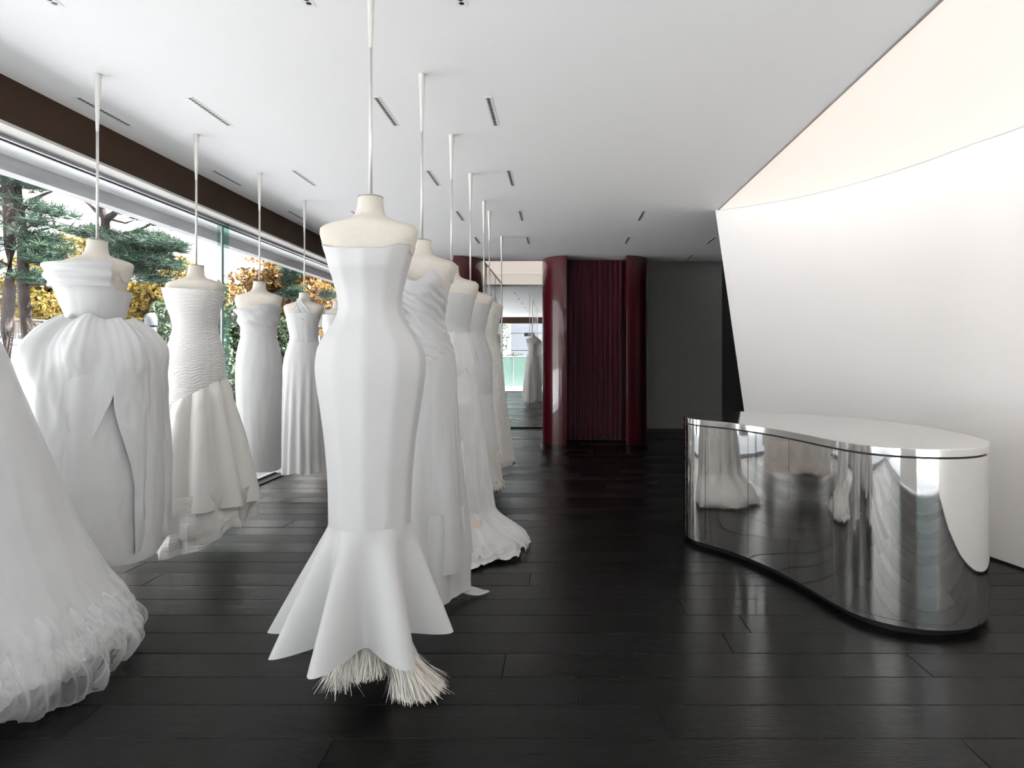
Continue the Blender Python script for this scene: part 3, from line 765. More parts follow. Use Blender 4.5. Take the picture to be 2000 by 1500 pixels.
def tulle3(t, z, v):
    g = sstep(1.1, .2, z); s = math.sin(11 * t + 2 * fbm(math.cos(t) * 2, math.sin(t) * 2, z))
    fl_ = sstep(.28, .03, z) * (.17 * (0.5 + .5 * math.cos(t - .35)) ** 2 + .03)
    return (.016 * g * s + fl_ + .02 * sstep(.3, .02, z) * fbm(math.cos(t) * 5, math.sin(t) * 5, z * 6), 0)
gown(x, y, P3s, 1.30, lambda t: .02, 60, 170, tulle3).build('tulle_skirt', M['tulle_dense'], d, smooth=True)
gown(x, y, [(z, a + .01, c + .01, s, e) for z, a, c, s, e in P3s], 1.0, lambda t: .30 - .29 * sstep(.1, -.5, front(t) - .75 * math.cos(t)), 60, 170, lambda t, z, v: (tulle3(t + .5, z, v)[0] * 1.1, 0)).build('tulle_overlay', M['tulle'], d, smooth=True)
gown(x, y, [(z, a - .025, c - .025, s, e) for z, a, c, s, e in P3s], 1.1, .02, 40, 90, soft(6, .012, 11, .9, .1)).build('underskirt', M['satin'], d, smooth=True)
gown(x, y, [(.42, .262, .262, 0, 2), (.05, .30, .30, 0, 2)], .24, .03, 12, 24, lambda t, z, v: (.014 + .012 * math.sin(6 * t + 4 * v), 0), th=(R(268), R(322))).build('nude_lining', M['nude'], d, smooth=True)
# ruffled train on the floor
rf = []
for j in range(16):
    v = j / 15; rr_ = []
    for i in range(60):
        t = R(-75 + 150 * i / 59); q = .28 + (.24 + .03 * math.sin(9 * t)) * v
        rr_.append((x + q * math.cos(t) * 1.0, y + q * math.sin(t), .015 + .14 * (1 - v) ** 2 + .022 * abs(fbm(6 * t, 5 * v, 2)) * (1 + v)))
    rf.append(rr_)
tr = B().rings(rf, closed=False).build('train', M['tulle_dense'], d, smooth=True)
rf2 = [[(p[0] - .015, p[1] - .02, p[2] + .03 + .03 * fbm(i * .25, j * .3, 7)) for i, p in enumerate(r_)] for j, r_ in enumerate(rf[:13])]
B().rings(rf2, closed=False).build('train_ruffle', M['tulle'], tr, smooth=True)

# ---- right row, fourth: sleek mermaid with feathered hem
x, y = XR, Zk(2)
dress_form(x, y, 'dress form in the sleek strapless gown, fourth in the right row')
d = dress('feather_hem_gown', x, y, 'sleek strapless white gown with a feathered tulle hem, fourth in the right row')
P4 = [(1.80, .185, .135, -.01, 2.2), (1.7, .163, .134, -.01, 2.1), (1.6, .139, .118, -.008, 2), (1.5, .122, .100, 0, 2), (1.4, .150, .12, 0, 2), (1.3, .176, .14, 0, 2), (1.2, .184, .15, 0, 2), (1.0, .186, .155, 0, 2),
      (.8, .198, .175, 0, 2), (.5, .232, .215, 0, 2), (.2, .268, .255, 0, 2)]
gown(x, y, P4, lambda t: 1.735 + .012 * front(t), 1.0, 60, 90, soft(4, .001, 5, 2, 1.5)).build('bodice', M['satin'], d, smooth=True)
gown(x, y, P4, 1.01, .30, 40, 110, soft(8, .010, 4, 1.0, .3)).build('skirt', M['chiffon'], d, smooth=True)
PF = pchip(P4)
def ringpt(r0, r1):
    def f(rr):
        a = rr.uniform(0, 2 * math.pi); hw, hd, _, _ = PF(.5); q = rr.uniform(r0, r1)
        return (x + hw * q * math.cos(a), y + hd * q * math.sin(a))
    return f
V, Fc = strands(ringpt(.96, 1.04), 3200, 8, .52, .235, .05, wid=.0030, splay=.03)
tag(mk('feather_hem', V, Fc, M['fringe'], d, smooth=False), 'frayed feathery hem', kind='stuff')

# ---- right row, last: ivory lace gown
x, y = XR, Zk(3) + .001
dress_form(x, y, 'dress form in the ivory lace gown, last in the right row')
d = dress('lace_gown', x, y, 'ivory lace gown with scalloped hem, last in the right row before the mirror')
P5 = [(1.80, .186, .137, -.01, 2.2), (1.7, .165, .136, -.01, 2.1), (1.6, .142, .12, -.008, 2), (1.5, .128, .106, 0, 2), (1.4, .152, .125, 0, 2), (1.3, .178, .142, 0, 2), (1.2, .190, .152, 0, 2), (1.0, .206, .175, 0, 2),
      (.8, .225, .20, 0, 2), (.5, .265, .25, 0, 2), (.15, .305, .31, 0, 2)]
gown(x, y, P5, lambda t: 1.80 - .06 * sstep(-.6, .2, front(t)) * sstep(.9, .3, front(t)) - .10 * sstep(0, .8, -front(t)), 1.48, 40, 90, soft(5, .003, 5, 2, 1.5, .005)).build('bodice', M['lace'], d, smooth=True)
gown(x, y, P5, 1.485, lambda t: .30 - .14 * sstep(-.2, .9, -front(t)) + .012 * math.sin(26 * t), 70, 150, soft(7, .014, 14, 1.3, .3, .006)).build('skirt', M['lace'], d, smooth=True)
gown(x, y, [(z, a - .02, c - .02, s, e) for z, a, c, s, e in P5], .9, lambda t: .26 - .15 * sstep(-.2, .9, -front(t)), 30, 90, soft(5, .012, 15, 1.2, .3)).build('underskirt', M['ivory_satin'], d, smooth=True)
for s in (-1, 1):
    B().tube([(x + s * .03, y + .135, z) for z in np.linspace(1.68, 1.40, 9)], .002, 5).build('back_lacing', M['ivory_satin'], d, smooth=True)

# ---- two slim floor-to-ceiling poles after the right row
for zz, lb in ((6.705, 'slim floor-to-ceiling metal pole just behind the ivory lace gown'), (8.09, 'slim floor-to-ceiling metal pole nearest the wall mirror')):
    e = empty('display_pole', (-0.747, zz, 0))
    B().tube([(-.747, zz, 0.0), (-.747, zz, CEIL - .005)], .0068, 12).build('pole', M['rod'], e, smooth=True)
    B().rings([disc(-.747, zz, r, z, 16) for z, r in ((CEIL - .0015, .0195), (CEIL - .08, .0155), (CEIL - .18, .0115), (CEIL - .31, .0076))]).build('ceiling_mount', M['rod'], e, smooth=True)
    B().rings([disc(-.747, zz, .014, .0, 16), disc(-.747, zz, .014, .006, 16), disc(-.747, zz, .008, .008, 16)]).build('floor_socket', M['rod'], e, smooth=True)
    tag(e, lb, 'pole', 'floor to ceiling poles')

# ---- left row, nearest: tulle ball gown cut by the left edge
x, y = XL, Zk(-1)
dress_form(x, y, 'dress form in the tulle ball gown at the left edge of the picture')
d = dress('tulle_ball_gown', x, y, 'huge white tulle ball gown with ruffled hem at the left edge')
PT = [(1.80, .185, .135, -.01, 2.2), (1.7, .163, .134, -.01, 2.1), (1.6, .139, .118, -.008, 2), (1.5, .124, .102, 0, 2)]
gown(x, y, PT, lambda t: 1.73 + .02 * front(t), 1.5, 30, 80).build('bodice', M['satin'], d, smooth=True)
TS = [(1.50, .124, .110, 0, 2), (1.46, .165, .155, 0, 2), (1.373, .225, .22, 0, 2), (1.168, .292, .29, 0, 2), (.856, .392, .39, 0, 2), (.58, .480, .48, 0, 2), (.408, .555, .555, 0, 2), (.157, .660, .66, 0, 2), (.05, .69, .69, 0, 2)]
def tl(n, amp, seed, extra=0.0):
    def f(t, z, v):
        g = sstep(1.4, .2, z)
        s = math.sin(n * t + 2.5 * fbm(math.cos(t) * 2 + seed, math.sin(t) * 2, z * .7))
        ruf = sstep(.42, .12, z) * (.030 * fbm(math.cos(t) * 9 + seed, math.sin(t) * 9, z * 5 + seed) + .022 * math.sin(23 * t + 6 * z + seed))
        return (amp * g * s + ruf + extra, sstep(.5, .1, z) * .035 * fbm(math.cos(t) * 6, math.sin(t) * 6 + seed, 3.3))
    return f
gown(x, y, [(z, a * .95, c * .95, s, e) for z, a, c, s, e in TS], 1.5, .26, 60, 220, tl(9, .004, 1)).build('skirt_lining', M['lining'], d, smooth=True)
for k, (m_, sc, zb, n_) in enumerate((('tulle_dense', .975, .14, 13), ('tulle', .99, .16, 17), ('tulle', 1.005, .12, 15), ('tulle', 1.018, .13, 19))):
    gown(x, y, [(z, a * sc, c * sc, s, e) for z, a, c, s, e in TS], 1.5, lambda t, zb=zb, k=k: zb + .03 * math.sin(5 * t + k) + .035 * fbm(math.cos(t) * 5, math.sin(t) * 5, k * 3.1), 70, 420, tl(n_, .005, 3 + 2 * k)).build('tulle_layer', M[m_], d, smooth=True)
# gathered ruffles along the hem
for k in range(5):
    rg = []
    for j in range(12):
        v = j / 11; rr_ = []
        for i in range(640):
            t = 2 * math.pi * i / 640
            cx_, cy_ = math.cos(t), math.sin(t)
            base = .585 + .022 * k
            q = base + .05 * math.sin(math.pi * v) + (.2 + v) * (.035 * fbm(cx_ * 9, cy_ * 9, k * 4.1 + v, 2) + .016 * math.sin(41 * t + 9 * fbm(cx_ * 4, cy_ * 4, k)))
            z = .33 - .035 * k - (.17 + .05 * fbm(cx_ * 5, cy_ * 5, k * 2.2)) * v + .04 * fbm(cx_ * 3, cy_ * 3, 9 + k)
            rr_.append((x + q * cx_, y + q * cy_, max(.01, z)))
        rg.append(rr_)
    B().rings(rg).build('hem_ruffle', M['tulle_airy' if k else 'tulle'], d, smooth=True)

# ---- left row, second: taffeta ball gown with folded cuff and puffed overskirt
x, y = XL, Zk(0)
dress_form(x, y, 'dress form in the puffed taffeta ball gown, second in the left row')
d = dress('taffeta_ball_gown', x, y, 'white taffeta ball gown with folded bust cuff and puffed overskirt by the window')
PB = [(1.84, .218, .172, -.02, 2.3), (1.79, .210, .165, -.02, 2.3), (1.72, .196, .155, -.018, 2.3), (1.6, .164, .132, -.008, 2.2), (1.5, .140, .118, 0, 2), (1.42, .138, .118, 0, 2)]
tb = lambda t: 1.655 + .11 * sstep(-.05, .22, front(t) - .55 * max(0, math.cos(t)) + .25 * max(0, -math.cos(t)))
gown(x, y, PB, tb, lambda t: 1.44 - .05 * sstep(.7, 1, front(t)), 36, 110, lambda t, z, v: (-.0025 * math.exp(-(((math.degrees(t) - 270 + 60) % 40 - 20) / 2.2) ** 2), 0)).build('bodice', M['satin'], d, smooth=True)
def cuff(t, z, v):
    return (.014 + .006 * math.sin(v * 14 + .6 * math.sin(2 * t)) + .012 * (1 - abs(2 * v - 1)) * .5, 0)
b = gown(x, y, PB, lambda t: 1.795 + .006 * math.cos(t), lambda t: 1.672, 22, 70, cuff, th=(R(176), R(322)))
b.build('folded_cuff', M['satin'], d, smooth=True)
PS = [(1.53, .145, .125, 0, 2), (1.50, .165, .15, 0, 2), (1.47, .205, .20, 0, 2), (1.42, .248, .255, 0, 2), (1.35, .285, .30, 0, 2), (1.25, .306, .32, 0, 2), (1.1, .315, .335, 0, 2), (.8, .325, .35, 0, 2), (.5, .33, .36, 0, 2), (.24, .325, .355, 0, 2)]
PU = [(z, a * .975, c * .975, s, e) for z, a, c, s, e in PS]
def crumple(seed, amp, n=7):
    def f(t, z, v):
        cx_, cy_ = math.cos(t), math.sin(t)
        a = abs(fbm(cx_ * 1.6 + seed, cy_ * 1.6, z * 1.7, 2)); b2 = abs(fbm(cx_ * 4.2 + seed, cy_ * 4.2, z * 4.0, 2))
        fold = math.sin(n * t + seed + 1.6 * fbm(cx_, cy_, z * .6, 2))
        return (amp * (1.2 * fold - 1.5 * a - .8 * b2 + .4), 0)
    return f
gown(x, y, PU, 1.46, lambda t: .255 + .02 * math.sin(4 * t), 90, 200, crumple(2, .008, 5)).build('skirt', M['taffeta'], d, smooth=True)
PO = [(z, a * (1.0 + .03 * sstep(.9, 1.4, z)), c * (1.0 + .03 * sstep(.9, 1.4, z)), s, e) for z, a, c, s, e in PS]
def puff(t, z, v):
    top = math.exp(-((z - 1.36) / .11) ** 2); a = math.degrees(t) % 360
    bun = 0
    for c_, w_, h_ in ((196, 30, .8), (246, 15, 1.1), (292, 19, 1.3), (342, 26, .7), (30, 26, .9), (85, 26, .7), (140, 24, .8)):
        u = min(abs(a - c_), 360 - abs(a - c_)); bun = max(bun, h_ * math.exp(-(u / w_) ** 2))
    dr, _ = crumple(5, .014, 5)(t, z, v)
    gather = .0028 * math.sin(38 * t + 3 * fbm(math.cos(t) * 3, math.sin(t) * 3, z * 2)) * sstep(1.15, 1.45, z)
    return (dr + top * (.055 * bun - .020) + gather, .03 * (bun - .4) * sstep(1.36, 1.48, z))
def wedge(v):
    z = 1.52 - 1.25 * v
    wl = 40 * sstep(1.12, .50, z) + 4; wr = 16 * sstep(1.12, .6, z)
    if z > 1.14: wl = wr = 0
    else:
        k_ = sstep(1.14, 1.02, z); wl *= k_; wr *= k_
    return (R(-40 + wr), R(320 - wl))
gown(x, y, PO, 1.505, lambda t: .29 + .02 * math.sin(3 * t + 1), 120, 260, puff, th=wedge).build('puffed_overskirt', M['taffeta'], d, smooth=True)

# ---- left row, third: ruched mermaid with satin skirt
x, y = XL, Zk(1) + .007
dress_form(x, y, 'dress form in the ruched mermaid gown, third in the left row')
d = dress('ruched_mermaid_gown', x, y, 'ivory mermaid gown ruched to the thigh with a pleated satin skirt, beside the glass joint')
PM = [(1.80, .205, .14, -.012, 2.2), (1.75, .196, .14, -.014, 2.2), (1.66, .174, .138, -.014, 2.1), (1.58, .152, .12, -.006, 2), (1.51, .142, .112, 0, 2), (1.44, .156, .122, 0, 2), (1.34, .186, .142, 0, 2), (1.25, .192, .15, 0, 2),
      (1.12, .190, .152, 0, 2), (1.0, .186, .15, 0, 2), (.9, .184, .15, 0, 2)]
def fine(t, z, v):
    cx_, cy_ = math.cos(t), math.sin(t)
    w1 = math.sin(z * 330 + 6.5 * fbm(cx_ * 2.2, cy_ * 2.2, z * 7) + 1.5 * math.sin(3 * t))
    w2 = math.sin(z * 560 + 8 * fbm(cx_ * 3 + 9, cy_ * 3, z * 8))
    seam = math.exp(-(((math.degrees(t) % 360) - 322) / 2.5) ** 2)
    return (.0034 * w1 * (.6 + .8 * abs(fbm(cx_ * 3, cy_ * 3, z * 6))) + .0018 * w2 - .005 * seam, 0)
low = lambda t: 1.045 + .115 * math.cos(t - .25)
gown(x, y, PM, lambda t: 1.762 - .012 * math.cos(t), low, 260, 130, fine).build('ruched_bodice', M['ivory_ruche'], d, smooth=True)
PK = [(1.22, .186, .148, 0, 2), (1.12, .200, .168, 0, 2), (1.02, .225, .205, 0, 2), (.85, .268, .262, 0, 2), (.6, .325, .33, 0, 2), (.4, .372, .37, 0, 2), (.05, .44, .44, 0, 2)]
def pleat(n, amp, seed):
    def f(t, z, v):
        g = .35 + .65 * sstep(.0, .5, v)
        u = (n * t / (2 * math.pi) + .18 * math.sin(2 * t + seed) + .03 * fbm(math.cos(t), math.sin(t), z * 2 + seed)) % 1
        s = (0.5 - .5 * math.cos(2 * math.pi * u)) ** .55
        top = sstep(.16, 0, v)
        return (amp * g * (s - .55) + .014 * math.sin(math.pi * min(1, v * 6)) * s - .01 * top + .004 * fbm(math.cos(t) * 5, math.sin(t) * 5, z * 4), 0)
    return f
gown(x, y, PK, lambda t: low(t) + .005, lambda t: .285 + .035 * math.cos(t + .5), 70, 240, pleat(10, .066, 2.0)).build('satin_skirt', M['ivory_satin'], d, smooth=True)
def drape(t, z, v):
    return (-.045 * v + .035 * (math.floor((t * 5.3) % 2) - .5) * v + .03 * fbm(math.cos(t) * 3, math.sin(t) * 3, v * 1.5), 0)
gown(x, y, PK, .42, lambda t: .185 - .135 * math.exp(-(((math.degrees(t) % 360) - 284) / 34) ** 2) + .015 * math.sin(9 * t), 20, 54, drape).build('underskirt', M['ivory_satin'], d, smooth=False)

# ---- left row, fourth: crepe column with draped neckline
x, y = XL, Zk(2)
dress_form(x, y, 'dress form in the draped column gown, fourth in the left row')
d = dress('column_gown', x, y, 'plain white crepe column gown with draped neckline, in front of the orange tree')
PC = [(1.82, .196, .12, -.012, 2.4), (1.76, .197, .142, -.014, 2.3), (1.7, .178, .145, -.014, 2.2), (1.6, .153, .125, -.008, 2), (1.5, .138, .112, 0, 2), (1.40, .160, .128, 0, 2), (1.30, .180, .142, 0, 2), (1.2, .184, .148, 0, 2),
      (1.0, .181, .15, 0, 2), (.7, .173, .15, 0, 2), (.36, .166, .15, 0, 2)]
def cowl(t, z, v):
    q = z + .05 * math.cos(t + .4) - .03 * front(t)
    s = math.sin(q * 62 + .8 * fbm(math.cos(t) * 2, math.sin(t) * 2, z * 4))
    return (.010 * s * sstep(1.50, 1.60, z) * sstep(-.5, .2, front(t)) + .004, 0)
gown(x, y, PC, lambda t: 1.705 + .045 * math.cos(t) * max(0, front(t)) + .012, 1.505, 50, 110, cowl).build('draped_bodice', M['crepe'], d, smooth=True)
gown(x, y, PC, 1.515, 1.485, 4, 80, lambda t, z, v: (.0075, 0)).build('waist_seam', M['crepe'], d, smooth=True)
gown(x, y, PC, 1.495, lambda t: .372 + .006 * math.sin(3 * t), 50, 100, soft(3, .005, 17, 1.3, .4, .003)).build('column_skirt', M['crepe'], d, smooth=True)

# ---- left row, fifth: halter gown with pleated chiffon skirt
x, y = XL, Zk(3) + .001
dress_form(x, y, 'dress form in the halter gown, fifth in the left row')
d = dress('halter_gown', x, y, 'white cross-front halter gown with pleated chiffon skirt, partly behind the front gown')
PH = [(1.80, .188, .13, -.012, 2.2), (1.7, .168, .135, -.014, 2.2), (1.6, .147, .122, -.008, 2), (1.5, .132, .108, 0, 2), (1.42, .152, .122, 0, 2), (1.30, .184, .146, 0, 2), (1.2, .196, .155, 0, 2),
      (1.0, .205, .175, 0, 2), (.6, .222, .205, 0, 2), (.2, .238, .225, 0, 2)]
gown(x, y, PH, lambda t: 1.60 + .13 * sstep(.2, .9, front(t)), 1.45, 30, 90, soft(6, .002, 2, 2, 1.5)).build('bodice', M['crepe'], d, smooth=True)
for s in (-1, 1):                                       # crossing straps from the bust round the neck
    st = []
    for j in range(16):
        v = j / 15
        z = 1.66 + .215 * v; hw, hd, sy, ex = pchip(TORSO)(min(z, 1.93))
        cxs = s * (.105 - .145 * v)
        wd = .062 * (1 - .62 * v)
        rr_ = []
        for i in range(7):
            u = (i / 6 - .5) * 2 * wd; xx = cxs + u
            k = max(.0, 1 - (abs(xx) / max(hw, abs(xx) + .005)) ** 2) ** .5
            rr_.append((x + xx, y + sy - hd * k - .010 - .004 * math.cos(i * 2.2) - .003 * s, z))
        st.append(rr_)
    B().rings(st, closed=False).build('halter_strap', M['crepe'], d, smooth=True)
gown(x, y, PH, 1.46, lambda t: .20 + .01 * math.sin(7 * t), 50, 200, soft(17, .013, 19, 1.4, .5, .002)).build('pleated_skirt', M['chiffon'], d, smooth=True)
gown(x, y, [(z, a - .02, c - .02, s, e) for z, a, c, s, e in PH], 1.4, .30, 20, 70).build('underskirt', M['crepe'], d, smooth=True)

# ---- left row, last: gown with puffed sleeves, mostly hidden
x, y = XL, Zk(4)
dress_form(x, y, 'dress form in the puff-sleeved gown, last in the left row')
d = dress('puff_sleeve_gown', x, y, 'white gown with puffed sleeves, almost hidden behind the front gown')
gown(x, y, PH, 1.78, 1.45, 30, 90, soft(6, .002, 2, 2, 1.5)).build('bodice', M['satin'], d, smooth=True)
gown(x, y, PH, 1.46, .2, 40, 120, soft(9, .014, 23, 1.4, .5)).build('skirt', M['satin'], d, smooth=True)
for s in (-1, 1):
    gown(x + s * .185, y, [(1.86, .03, .03, 0, 2), (1.845, .075, .075, 0, 2), (1.80, .11, .11, 0, 2), (1.74, .12, .12, 0, 2), (1.68, .10, .10, 0, 2), (1.64, .05, .05, 0, 2)], 1.86, 1.64, 20, 50, soft(9, .006, 3, 2, 1.7)).build('puff_sleeve', M['satin'], d, smooth=True)

# ------------------------------------------------------------------ outside
struct(B().box(-60, 40, -45, 60, -0.20, -0.10).build('ground', M['pavement'], origin=(0, 0, -0.1)), 'pale pavement outside')
struct(B().box(-8.2, -3.23, -14, 30, -0.10, -0.015).build('terrace', M['paver'], origin=(-5, 5, -0.1)), 'pale paved strip outside the window')
def leafcloud(clumps, size, seed, flat=0.6):
    rs = np.random.RandomState(seed); V = []; n = 0; Q = []
    for c, r, cnt in clumps:
        cnt = int(cnt * 1.7)
        p = rs.normal(size=(cnt, 3)); p /= np.linalg.norm(p, axis=1)[:, None]; p *= (rs.rand(cnt, 1) ** .45)
        # gaps between twigs
        keep = np.array([noise.noise(Vector(q * 2.6 + np.array(c))) > -.18 for q in p]); p = p[keep]; cnt = len(p)
        ctr = np.array(c) + p * np.array(r)
        a = rs.normal(size=(cnt, 3)); a /= np.linalg.norm(a, axis=1)[:, None]
        b = np.cross(a, rs.normal(size=(cnt, 3))); b /= np.linalg.norm(b, axis=1)[:, None]
        s = size * .72 * (.6 + .8 * rs.rand(cnt, 1))
        V.append(np.stack([ctr - a * s, ctr + b * s * flat, ctr + a * s, ctr - b * s * flat], 1).reshape(-1, 3))
        Q.append(np.arange(cnt * 4).reshape(-1, 4) + n); n += cnt * 4
    return np.concatenate(V), np.concatenate(Q)
def needlecloud(clumps, seed, ln=.17):
    rs = np.random.RandomState(seed); V = []; n = 0; T = []
    for c, r, cnt in clumps:
        p = rs.normal(size=(cnt, 3)); p /= np.linalg.norm(p, axis=1)[:, None]; p *= (rs.rand(cnt, 1) ** .5)
        ctr = np.array(c) + p * np.array(r)
        k = 20
        d = rs.normal(size=(cnt, k, 3)); d[:, :, 2] = np.abs(d[:, :, 2]) * .8 - .15
        d /= np.linalg.norm(d, axis=2)[:, :, None]
        sd = np.cross(d, rs.normal(size=(cnt, k, 3))); sd /= np.linalg.norm(sd, axis=2)[:, :, None]
        L = ln * (.6 + .6 * rs.rand(cnt, k, 1)); base = ctr[:, None, :]
        tri = np.stack([base - sd * .006, base + sd * .006, base + d * L + sd * .003, base + d * L - sd * .003], 2).reshape(-1, 3)
        V.append(tri); m_ = cnt * k
        T.append(np.arange(m_ * 4).reshape(-1, 4) + n); n += m_ * 4
    return np.concatenate(V), np.concatenate(T)
def tree(name, label, base, trunk, rad, branches, clumps, kind, seed, lsize=.07):
    e = empty(name, base)
    B().tube(trunk, rad, 10).build('trunk', M['bark'], e, smooth=True)
    if branches:
        for pth, r0 in branches:
            B().tube(pth, [r0 * (1 - .75 * i / (len(pth) - 1)) for i in range(len(pth))], 6).build('branch', M['bark'], e, smooth=True)
    v, q = needlecloud(clumps, seed) if kind == 'pine' else leafcloud(clumps, lsize, seed)
    o = mk('foliage', v, q, M[kind], e, smooth=False); o['kind'] = 'stuff'
    return tag(e, label, 'tree', 'trees outside the window')
def px(pts, Z): return [at(a, b_, Z + (c[0] if c else 0)) for a, b_, *c in pts]
def cl(lst, Z, depth=.8, dens=1.0):
    r = []
    for a, b_, rx, ry, cnt, *dz in lst:
        if depth == .7 and Z < 12: cnt *= .55
        if depth == .6: cnt *= .7
        p = at(a, b_, Z + (dz[0] if dz else 0)); s = Z / F
        r.append((tuple(p), (rx * s, depth, ry * s), int(cnt * dens)))
    return r
# two pines close together at the left
Z = 10.6
g0 = at(18, 699, Z); g1 = at(58, 699, Z + .3)
tree('pine_tree', 'pine with pale scarred trunk at the far left of the window', (g0.x, g0.y, -.1),
     [(g0.x, g0.y, -.1)] + px([(16, 800), (15, 640), (18, 560), (20, 480), (16, 400), (12, 335), (8, 260), (6, 180)], Z), [.10, .10, .095, .09, .085, .08, .075, .06, .05],
     [(px([(18, 470), (60, 440), (100, 425)], Z), .03), (px([(14, 380), (-30, 350), (-70, 330)], Z), .04), (px([(18, 520), (-20, 500), (-60, 490)], Z), .03)],
     cl([(15, 352, 70, 20, 130), (-40, 380, 60, 24, 90), (20, 430, 60, 14, 60, .6), (-30, 480, 60, 24, 70), (0, 300, 80, 26, 110), (10, 530, 40, 14, 30, .8), (40, 460, 30, 14, 30)], Z, .7), 'pine', 3)
tree('pine_tree', 'pine with reddish trunk and one bare leaning branch, left of the taffeta gown', (g1.x, g1.y, -.1),
     [(g1.x, g1.y, -.1)] + px([(66, 760), (58, 680), (48, 600), (44, 540), (46, 480), (40, 430), (33, 380), (28, 330), (24, 250), (22, 190)], Z + .3), [.11, .10, .095, .09, .088, .085, .08, .075, .07, .06, .05],
     [(px([(38, 415), (60, 392), (90, 378), (107, 372)], Z + .3), .045), (px([(48, 460), (85, 448), (120, 440)], Z + .3), .03), (px([(46, 560), (80, 556), (110, 552)], Z + .3), .03), (px([(46, 500), (80, 505), (125, 510)], Z + .3), .03)],
     cl([(60, 355, 45, 22, 110), (80, 400, 26, 9, 26), (105, 416, 22, 6, 26), (70, 412, 30, 10, 24), (95, 440, 22, 10, 34), (85, 466, 30, 14, 60), (95, 490, 32, 16, 70), (75, 500, 26, 14, 40), (90, 512, 36, 8, 40), (85, 548, 34, 9, 50), (60, 300, 60, 22, 90)], Z + .3, .6), 'pine', 5)
# forked pine in the middle
Z = 13.0; g = at(210, 699, Z)
tree('pine_tree', 'forked pine whose branches spread between the taffeta and the mermaid gown', (g.x, g.y, -.1),
     [(g.x, g.y, -.1)] + px([(212, 640), (210, 560), (208, 500), (206, 460), (206, 430), (200, 412), (196, 396), (192, 380)], Z), [.12, .115, .11, .10, .09, .08, .07, .05, .04],
     [(px([(203, 425), (190, 415), (178, 402), (165, 392), (152, 378)], Z), .05), (px([(206, 430), (222, 418), (236, 404), (242, 392)], Z), .08), (px([(200, 410), (206, 398), (214, 392)], Z), .05),
      (px([(208, 470), (240, 458), (270, 450), (290, 440), (302, 432)], Z), .05), (px([(215, 428), (245, 436), (262, 430)], Z), .03), (px([(208, 490), (260, 500), (320, 498)], Z), .05), (px([(208, 520), (260, 520), (310, 510)], Z), .04)],
     cl([(255, 412, 24, 14, 46), (290, 425, 22, 9, 34), (308, 437, 14, 7, 22), (180, 452, 22, 9, 50), (170, 460, 22, 7, 34), (235, 466, 30, 12, 90), (270, 482, 44, 13, 150), (315, 480, 40, 14, 150), (300, 462, 16, 8, 26), (285, 508, 50, 16, 190), (320, 515, 30, 10, 80), (250, 495, 34, 14, 110),
         (285, 540, 36, 14, 90), (240, 520, 24, 14, 60), (305, 466, 10, 6, 14), (345, 480, 12, 6, 20)], Z, .7), 'pine', 9)
# autumn trees
Z = 17.0
def autumn(label, Z, tx, clumps, kind, seed, lsize=.085, dens=1.0, depth=1.0):
    g = at(tx, 699, Z)
    br = []
    rr = random.Random(seed)
    for a, b_, rx, ry, *_ in clumps[:7]:
        br.append((px([(tx, 690), ((tx * 2 + a) / 3, (660 + b_) / 2 + 10), (a, b_)], Z), .05))
    tree('autumn_tree', label, (g.x, g.y, -.1), [(g.x, g.y, -.1)] + px([(tx, 720), (tx + 2, 660), (tx, 600), (tx + 1, 560)], Z), [.16, .15, .13, .10, .05], br, cl(clumps, Z, depth, dens), kind, seed, lsize)
autumn('yellow-green autumn tree behind the two pine trunks', 17.0, 95, [(80, 560, 40, 26, 900), (60, 520, 34, 18, 420), (100, 590, 36, 24, 800), (30, 600, 26, 26, 420), (95, 540, 30, 18, 500), (75, 615, 30, 14, 380), (130, 600, 26, 24, 480), (20, 555, 30, 20, 380)], 'yellow', 21)
autumn('thin golden autumn tree behind the neck of the taffeta gown dress form', 18.0, 150, [(140, 475, 30, 14, 330), (120, 488, 26, 12, 280), (165, 470, 22, 10, 200), (145, 505, 34, 14, 380), (175, 500, 20, 16, 240), (110, 515, 22, 14, 240)], 'yellow', 22, .07)
autumn('yellow-green autumn tree between the taffeta and the mermaid gown', 16.0, 275, [(275, 575, 34, 24, 800), (295, 600, 36, 26, 900), (262, 612, 26, 22, 560), (315, 570, 26, 24, 520), (300, 632, 36, 16, 500), (330, 540, 24, 20, 360), (345, 515, 18, 16, 240), (250, 580, 22, 20, 380), (340, 570, 20, 22, 300)], 'yellow', 23)
autumn('orange autumn tree behind the column gown', 15.5, 545, [(560, 530, 34, 20, 900), (530, 555, 38, 20, 1000), (585, 555, 36, 24, 1000), (505, 540, 24, 14, 230), (545, 590, 44, 24, 1100), (590, 600, 40, 26, 1000), (620, 575, 30, 26, 800), (488, 560, 22, 16, 160), (600, 535, 26, 12, 420), (560, 630, 40, 24, 800), (610, 635, 34, 24, 650), (520, 575, 22, 14, 300), (515, 512, 18, 8, 70), (475, 545, 14, 8, 50), (465, 575, 16, 14, 110)], 'orange', 24, .075, 1.25)
autumn('bright yellow autumn tree behind the halter gown', 18.5, 640, [(612, 545, 22, 22, 520), (625, 525, 18, 14, 300), (640, 550, 26, 22, 560), (630, 580, 30, 16, 420), (660, 530, 30, 20, 400)], 'yellow', 25, .085, 1.3)
autumn('orange leafed shrub-like tree at the left of the column gown', 13.0, 440, [(436, 570, 20, 22, 300), (445, 600, 26, 20, 330), (430, 610, 20, 18, 260), (460, 625, 20, 18, 240)], 'orange', 26, .06)
